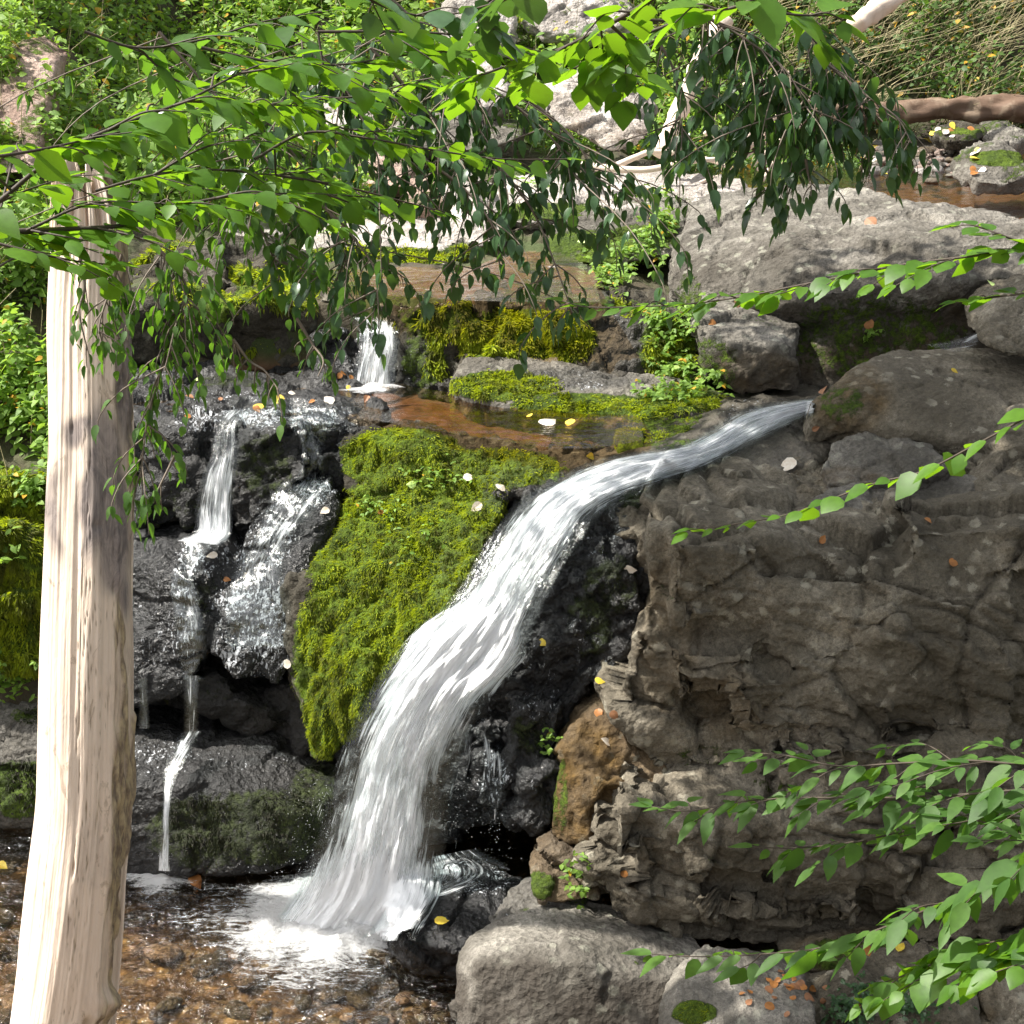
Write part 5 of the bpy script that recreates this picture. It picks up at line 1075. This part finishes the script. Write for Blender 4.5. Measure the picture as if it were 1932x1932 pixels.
for i, (a, b, c, d, ns, sl, lab) in enumerate(hr):
    y = 5.6+.1*(i % 3); hang_branch(lab, [(*a, y), (*b, y), (*c, y-.05), (*d, y-.1)], .066, int(ns*.95), sl*.75, 'leaf_dark', g4, 200+i, out=.26, spacing=.03)
g5 = 'bright leafy vines hanging beside the dead trunk'
hl = [((330, 590), (310, 680), (280, 780), (265, 900), 26, .20, 'bright green vine trailing down the right side of the dead trunk'),
      ((230, 480), (210, 540), (190, 600), (185, 640), 18, .16, 'bright green vine hanging in front of the upper trunk'),
      ((300, 470), (350, 540), (330, 620), (310, 700), 30, .24, 'bright green vine between the trunk and the dark recess'),
      ((440, 640), (470, 680), (500, 700), (525, 735), 12, .10, 'short green vine tip over the ledge pool'),
      ((560, 600), (590, 650), (610, 680), (600, 710), 9, .08, 'short green vine tip left of the small upper cascade'),
      ((330, 860), (320, 880), (300, 920), (290, 950), 5, .08, 'last few leaves at the bottom of the vine by the trunk'),
      ((150, 480), (160, 540), (150, 590), (170, 680), 7, .1, 'thin vine with few leaves crossing the pale upper trunk')]
for i, (a, b, c, d, ns, sl, lab) in enumerate(hl):
    hang_branch(lab, [(*a, 5.2), (*b, 5.2), (*c, 5.15), (*d, 5.1)], .05, ns, sl, 'leaf_mid', g5, 300+i, out=.14)
# ------------------------------------------------------------------ ray cast helper for things lying on surfaces
bpy.context.view_layer.update(); DG = bpy.context.evaluated_depsgraph_get()
SKIP = ('water_strands', 'foliage', 'stem', 'moss', 'water_sheet', 'foam', 'spray')
def hit(px, r, bend=True):
    d = ray(px, r).normalized(); o = Vector((0, 0, CAMZ))+d*5.75
    for k in range(40):
        ok, loc, nrm, idx, ob, mt = SC.ray_cast(DG, o, d)
        if not ok: return None
        if ob.name.split('.')[0] in SKIP or ob.name.startswith('dead_tree'): o = loc+d*.004; continue
        return loc, nrm, ob
    return None
# ------------------------------------------------------------------ undergrowth
def undergrowth(label, cond, n, mat, size, hgt, xr, yr, stems=0, name='undergrowth', stemmat='straw', lean=0):
    x = RNG.uniform(*xr, n*4); y = RNG.uniform(*yr, n*4); z = ground_z(x, y)
    p = np.stack([x, y, z], 1); cl = fbm(p*1.4+9, 3); cl2 = fbm(p*4+2, 2)
    px, pr = proj(p); k = cond(px, pr, x, y) & (cl > -.35) & (px > -80) & (px < 2010) & (pr > -110)
    p = p[k][:n]; cl = cl[k][:n]; cl2 = cl2[k][:n]; m = len(p)
    far = p.copy(); h = RNG.random(m)**.7*hgt*(1+cl*1.0+cl2*.8); p[:, 2] += np.maximum(h, 0)+fbm(far*.9, 4)*.10
    a = RNG.uniform(0, 2*PI, m); d = np.stack([np.cos(a), np.sin(a), RNG.uniform(-.7, .35, m)], 1); u = RNG.normal(size=(m, 3))*.45+np.array([0, -.25, 1.])
    root = leaves(p, d, u, size*RNG.uniform(.5, 1.3, m), name, M[mat], None, TS)
    tag(root, label, None, None, 'stuff')
    if stems:
        i = RNG.choice(m, stems); b = far[i]; hh = hgt*RNG.uniform(.6, 2.0, stems); dx = RNG.normal(size=stems)*.25+lean; dy = RNG.normal(size=stems)*.3
        acc = Acc()
        for q, H_, ax, ay in zip(b, hh, dx, dy):
            pts = np.array([q, q+[ax*H_*.4, ay*H_*.4, H_*.55], q+[ax*H_*1.2, ay*H_*1.2, H_*(1-.3*abs(ax))]]); v, f = tube(pts, [.006, .004, .0015], 3); acc.add(v, f)
        tag(acc.build('dry_stems', M[stemmat]), label.replace('leaves', 'plants')+', their dry stems', None, None, 'stuff')
undergrowth('bright green sunlit leaves covering the bank at the top left', lambda px, pr, x, y: (px < 700) & (y > 13.0), 34000, 'leaf_under', .085, .42, (-8.5, -.6), (12.0, 24), 300)
undergrowth('green leaves covering the slope behind the background boulders', lambda px, pr, x, y: (px > 500) & (px < 1500) & (y > 16), 20000, 'leaf_under', .085, .5, (-3.5, 4.2), (15.5, 26), 200)
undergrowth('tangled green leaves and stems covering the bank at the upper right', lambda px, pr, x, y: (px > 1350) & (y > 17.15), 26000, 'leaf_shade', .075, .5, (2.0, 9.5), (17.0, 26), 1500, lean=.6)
undergrowth('green leaves on the bank left of the dead trunk', lambda px, pr, x, y: (px < 130) & (pr < 960), 16000, 'leaf_under', .07, .35, (-6.0, -2.5), (9.2, 13.5), 150)
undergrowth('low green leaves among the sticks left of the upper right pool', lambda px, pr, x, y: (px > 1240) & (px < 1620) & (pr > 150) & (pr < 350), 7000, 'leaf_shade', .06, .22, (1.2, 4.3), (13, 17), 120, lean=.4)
# ------------------------------------------------------------------ small plants on the rocks
def clump(name, label, cat, spots, n, size, mat='leaf_under', hgt=.07, seed=0):
    rr = random.Random(seed); LP, LD, LU, LS = [], [], [], []; acc = Acc(); base = None
    for k in range(n):
        u, w_, ru, rw = spots[rr.randrange(len(spots))]; h = hit(u+rr.gauss(0, ru*.5), w_+rr.gauss(0, rw*.5))
        if not h or h[0].y > 16: continue
        p, nn, ob = h
        if base is None or p.z < base.z: base = p.copy()
        top = p+nn*hgt*rr.uniform(.2, 1.2)+Vector((rr.gauss(0, .02), rr.gauss(0, .02), hgt*rr.uniform(0, .6)))
        if rr.random() < .4:
            v, f = tube(np.array([p, (p+top)/2+Vector((rr.gauss(0, .01), 0, 0)), top]), [.0022, .002, .001], 3); acc.add(v, f)
        for j in range(rr.randint(2, 4)):
            a = rr.uniform(0, 2*PI); LP.append(top); LD.append(Vector((math.cos(a), math.sin(a)-.2, rr.uniform(-.6, .3)))); LU.append(Vector((rr.gauss(0, .4), rr.gauss(-.3, .4), 1))); LS.append(size*rr.uniform(.6, 1.2))
    if not LP: return
    root = empty(name, base, label, cat)
    leaves(LP, LD, LU, LS, 'foliage', M[mat], root, TS)
clump('plant', 'lush clump of small green leaves beside the left end of the huge grey boulder', 'plant', [(1180, 500, 50, 30), (1230, 470, 30, 50), (1150, 530, 30, 20), (1250, 430, 20, 20)], 420, .05, seed=1)
clump('plant', 'bright green plants hanging down the step left of the squared block', 'plant', [(1260, 650, 45, 50), (1290, 610, 30, 25), (1240, 600, 20, 20), (1280, 700, 40, 20)], 420, .042, seed=2)
clump('plant', 'small green plants on the right end of the mossy slab', 'plant', [(1230, 745, 30, 16), (1290, 750, 40, 16), (1340, 720, 30, 20)], 150, .045, seed=3)
clump('plant', 'tiny green plant growing on the dark undercut face of the huge boulder', 'plant', [(1645, 640, 18, 6)], 12, .04, seed=4)
clump('plant', 'thin bright green sprig growing beside the rusty block', 'plant', [(1032, 1420, 16, 20), (1045, 1390, 6, 8)], 26, .032, seed=5)
clump('plant', 'small green plant in the gap under the rusty block', 'plant', [(1090, 1640, 22, 12), (1085, 1690, 16, 12)], 30, .035, seed=6)
clump('plant', 'small green seedlings on top of the moss hump', 'plant', [(820, 900, 50, 20), (760, 1020, 90, 50), (720, 960, 50, 20)], 90, .03, seed=7)
clump('plant', 'dark low creeping plant beside the light grey stone at the bottom edge', 'plant', [(1640, 1890, 60, 40), (1720, 1900, 60, 30), (1600, 1910, 40, 30)], 260, .028, 'leaf_dark', .05, seed=8)
clump('plant', 'pale green leafy sprig on the mossy bank rock left of the trunk', 'plant', [(18, 1040, 16, 26)], 12, .06, 'leaf_under', .08, seed=9)
clump('plant', 'bright green plants at the foot of the mossy bank rock left of the trunk', 'plant', [(20, 1280, 50, 40), (50, 930, 40, 30)], 160, .045, seed=10)
clump('plant', 'small grassy plant beside the pool at the foot of the big sticks', 'plant', [(1590, 300, 20, 16), (1500, 310, 30, 12)], 70, .06, seed=11)
clump('plant', 'green weeds growing on the rock step behind the upper pool', 'plant', [(630, 440, 30, 12), (1240, 375, 50, 8), (1010, 350, 40, 8)], 80, .05, seed=12)
# ------------------------------------------------------------------ fallen leaves and pebbles
def fallen(px, r, size, mat, label, group=None, name='fallen_leaf', cat='leaf'):
    h = hit(px, r)
    if not h or h[0].y > 18: return
    p, n, ob = h
    n = (n+Vector((rnd.gauss(0, .25), rnd.gauss(-.15, .25), .35))).normalized(); a = rnd.uniform(0, 2*PI)
    d = Vector((math.cos(a), math.sin(a), 0)); d = (d-n*d.dot(n)).normalized()
    tv, tt, tq = TL[rnd.randrange(4)]; s = n.cross(d); sz = size*1.0
    V = np.array([p+n*(.006+sz*.10)+s*(q[0]*sz)+d*((q[1]-.5)*sz)+n*(q[2]*sz) for q in tv])
    o = mesh_np(name, V, [tq, tt], M[mat], origin=p, smooth=False)
    tag(o, label, cat, group)
FL = [(1035, 797, .13, 'f_pale', 'large pale dead leaf floating at the right end of the ledge pool'), (1075, 799, .08, 'f_yellow', 'yellow leaf floating beside the large pale leaf on the ledge pool'),
      (1000, 786, .06, 'f_yellow', 'small yellow leaf touching the left of the large pale leaf on the ledge pool'), (1110, 862, .07, 'f_yellow', 'yellow leaf lying just above the top of the main waterfall'),
      (1025, 1213, .06, 'f_yellow', 'yellow leaf stuck on the black wall right of the waterfall'), (1132, 1286, .06, 'f_yellow', 'pale yellow leaf at the left edge of the big rock face'),
      (1485, 880, .12, 'f_pale', 'curled pale leaf on the pebbly slope under the brown boulder'), (885, 902, .07, 'f_pale', 'pale pink leaf on the upper right of the moss hump'),
      (945, 920, .08, 'f_pale', 'white leaf near the waterfall on the moss hump'), (898, 958, .08, 'f_pale', 'pair-like pale leaf low on the right of the moss hump top'),
      (540, 1252, .07, 'f_pale', 'pale leaf at the edge between wet boulder and moss hump'), (612, 965, .06, 'f_pale', 'small pale leaf beside the middle cascade'),
      (462, 1088, .08, 'f_pale', 'white leaf stuck on the water film of the wet boulder'), (400, 1050, .07, 'f_pale', 'small white leaf near the foot of the left cascade'), (430, 1095, .05, 'f_orange', 'orange leaf on the wet boulder beside the white leaf'),
      (720, 968, .05, 'f_orange', 'orange leaf at the top left of the moss hump'), (732, 970, .05, 'f_yellow', 'yellow leaf beside the orange one at the top left of the moss hump'), (775, 915, .06, 'f_green', 'pale green leaf standing on the moss hump top'),
      (662, 715, .05, 'f_orange', 'orange leaf near the small upper cascade'), (640, 710, .05, 'f_orange', 'orange leaf left of the small upper cascade'), (490, 768, .09, 'f_yellow', 'yellow leaf on the lip above the left cascade'),
      (530, 755, .08, 'f_yellow', 'yellow leaf floating on the ledge pool above the lip'), (620, 757, .09, 'f_pale', 'pale leaf floating left of the small upper cascade foam'), (373, 718, .06, 'f_green', 'pale green leaf on the wet ledge by the vines'),
      (1645, 420, .11, 'f_brown', 'reddish brown leaf standing on top of the huge grey boulder'), (1390, 575, .07, 'f_brown', 'brown leaf in the gap above the squared block'), (1345, 612, .07, 'f_orange', 'orange leaf left on the squared block top'),
      (1555, 740, .09, 'f_brown', 'reddish leaf caught where the stream passes the brown boulder'), (1640, 615, .09, 'f_orange', 'orange leaf stuck on the dark face of the huge boulder'), (1800, 702, .05, 'f_yellow', 'small yellow leaf at the top of the brown boulder'),
      (1550, 1018, .06, 'f_orange', 'orange leaf on the broad slab at right'), (1750, 985, .05, 'f_orange', 'small orange leaf on the right of the broad slab'), (1800, 1062, .06, 'f_orange', 'orange leaf near the crest of the big rock face'),
      (1190, 1075, .07, 'f_pale', 'pale leaf on the dark wall left of the big rock face'), (1130, 1348, .06, 'f_orange', 'orange leaf on top of the rusty block'), (1160, 1350, .06, 'f_brown', 'brown leaf on top of the rusty block'),
      (835, 1740, .09, 'f_yellow', 'torn yellow leaf stuck on the small black boulder'), (1140, 1400, .07, 'f_pale', 'pale leaf on the left shoulder of the rusty block'), (1178, 1648, .05, 'f_orange', 'orange leaf at the edge of the lichen spotted face'),
      (1640, 1795, .09, 'f_orange', 'upright orange leaf on the mossy ledge stone bottom right'), (1700, 1790, .07, 'f_yellow', 'yellow leaf on the mossy ledge stone bottom right'), (1620, 1900, .06, 'f_orange', 'orange leaf among the creeping plant'),
      (370, 1665, .10, 'f_orange', 'orange leaf under the water right of the dead trunk'), (5, 1638, .10, 'f_yellow', 'yellow leaf in the water left of the dead trunk'),
      (1097, 456, .10, 'f_green', 'pale green leaf hanging before the olive green slab'), (1870, 536, .08, 'f_green', 'pale leaf on the dark stone at the right edge'),
      (1540, 808, .05, 'f_brown', 'small brown leaf at the foot of the brown boulder'), (1265, 625, .05, 'f_brown', 'brown leaf among the plants on the step')]
for a, b, s, m_, lab in FL: fallen(a, b, s, m_, lab)
for k in range(26):
    fallen(1500+rnd.gauss(0, 35), 1880+rnd.gauss(0, 20)-8, rnd.uniform(.03, .06), rnd.choice(['f_orange', 'f_brown']), 'small reddish brown dead leaf littering the stones beside the light grey stone', 'dead leaves on the bottom right stones')
for k in range(40):
    fallen(rnd.uniform(1640, 1860), rnd.uniform(235, 335), rnd.uniform(.06, .12), rnd.choice(['f_orange', 'f_pale', 'f_yellow']), 'small dead leaf on the wet pebbles of the upper right pool', 'dead leaves among the upper right pebbles')
for k in range(10):
    fallen(rnd.uniform(300, 700), rnd.uniform(700, 800), rnd.uniform(.04, .07), rnd.choice(['f_yellow', 'f_orange', 'f_pale', 'f_brown']), 'small dead leaf scattered on the wet ledge left of centre', 'dead leaves on the left ledge')
for k in range(0):
    fallen(rnd.uniform(1230, 1900), rnd.uniform(860, 1500), rnd.uniform(.03, .055), rnd.choice(['f_pale', 'f_orange', 'f_brown']), 'tiny dead leaf caught on the brown rock face at right', 'dead leaves on the right rocks')
ICO = None
def pebble(p, s, mat, label, group):
    global ICO
    if ICO is None:
        b = bmesh.new(); bmesh.ops.create_icosphere(b, subdivisions=3, radius=1); b.verts.ensure_lookup_table()
        ICO = (np.array([v.co for v in b.verts]), np.array([[v.index for v in f.verts] for f in b.faces])); b.free()
    v = ICO[0]*np.array([rnd.uniform(.8, 1.4), rnd.uniform(.7, 1.1), rnd.uniform(.35, .6)])*s; a = rnd.uniform(0, PI)
    v = v@np.array([[math.cos(a), math.sin(a), 0], [-math.sin(a), math.cos(a), 0], [0, 0, 1]]); v = v*(1+.22*fbm(v/s*.9+rnd.uniform(0, 50), 2)[:, None])
    z = np.zeros(len(v)); w = z+.6
    o = mesh_np('pebble', v+np.array(p), ICO[1], M[mat], origin=p, attrs={'moss': z, 'wet': w, 'foam': z, 'ochre': z, 'crack': z, 'dark': z}); tag(o, label, 'pebble', group)
for k in range(190):
    a, b = rnd.uniform(1620, 1860), rnd.gauss(290, 24)
    if b < 240 or b > 345: continue
    p = W(a, b, 3.03); pebble((p.x, p.y, 3.01+rnd.uniform(0, .04)), rnd.uniform(.03, .10), rnd.choice(['pink', 'grey', 'brown', 'pale', 'rust']), 'small rounded wet pebble on the bar of the upper right pool', 'pebbles of the upper right pool')
for k in range(110):
    a, b = rnd.choice([(rnd.uniform(0, 60), rnd.uniform(1560, 1932)), (rnd.uniform(240, 860), rnd.uniform(1720, 1960)), (rnd.uniform(600, 860), rnd.uniform(1840, 1960))])
    p = W(a, b, -.2); pebble((p.x, p.y, -.2+rnd.uniform(-.03, .03)), rnd.uniform(.03, .085), rnd.choice(['rust', 'rust', 'grey', 'brown', 'pink']), 'brown stone lying on the bed of the bottom pool', 'stones on the bed of the bottom pool')

# ------------------------------------------------------------------ unseen tree, added with its crown shaped to shade the right bank
def shade_tree(label, base, knots, blobs, n, seed):
    rr = random.Random(seed); root = empty('tree', base, label, 'tree')
    c = spline(knots, 60); v, f = tube(c, np.linspace(.22, .05, 60), 14); v = v+fbm(v*6, 2)[:, None]*.012; a = Acc(); a.add(v, f)
    for (x, y, z, rx, ry, rz, q) in blobs:
        k = min(c, key=lambda w: (Vector(w)-Vector((x, y, z))).length+(.5 if w[2] < 4 else 0)); v, f = tube(spline([tuple(k), ((k[0]+x)/2, (k[1]+y)/2, max(k[2], z)+.2), (x, y, z)], 14), np.linspace(.06, .015, 14), 7); a.add(v, f)
    a.build('trunk', M['twig'], root)
    LP, LD, LU, LS = [], [], [], []
    for (x, y, z, rx, ry, rz, q) in blobs:
        for k in range(int(n*q)):
            u = Vector((rr.gauss(0, .45), rr.gauss(0, .45), rr.gauss(0, .4))); LP.append((x+u.x*rx, y+u.y*ry, z+u.z*rz)); an = rr.uniform(0, 2*PI)
            LD.append((math.cos(an), math.sin(an), rr.uniform(-.5, .1))); LU.append((rr.gauss(0, .3), rr.gauss(0, .3), 1)); LS.append(rr.uniform(.10, .17))
    leaves(LP, LD, LU, LS, 'crown', M['leaf_mid'], root, TS)
shade_tree('unseen tree leaning over the stream, its crown added above the frame to shade the right rocks', (-6.2, 8.6, 2.2), [(-6.2, 8.6, 1.6), (-5.6, 8.4, 4.2), (-4.2, 7.6, 6.4), (-2.0, 7.0, 7.4)],
   [(-1.9, 8.2, 6.9, .9, 1.2, .6, .9), (-1.6, 8.0, 7.0, 1.3, 1.3, .7, 1.1), (-2.3, 7.2, 6.6, 1.0, 1.1, .6, 1.1), (-1.4, 6.9, 6.9, 1.3, 1.3, .7, 1.1), (-.5, 8.0, 7.2, 1.2, 1.2, .7, 1), (-.3, 7.0, 7.1, 1.2, 1.2, .6, 1), (-1.2, 9.3, 7.0, 1.3, 1.1, .6, 1),
    (-2.6, 6.5, 6.6, .9, .8, .5, .8), (-.5, 10.0, 7.0, 1.0, .8, .5, .9), (.7, 9.7, 7.0, 1.1, .9, .5, .9), (.9, 8.2, 7.2, 1.1, 1.1, .5, .8)], 1700, 5)
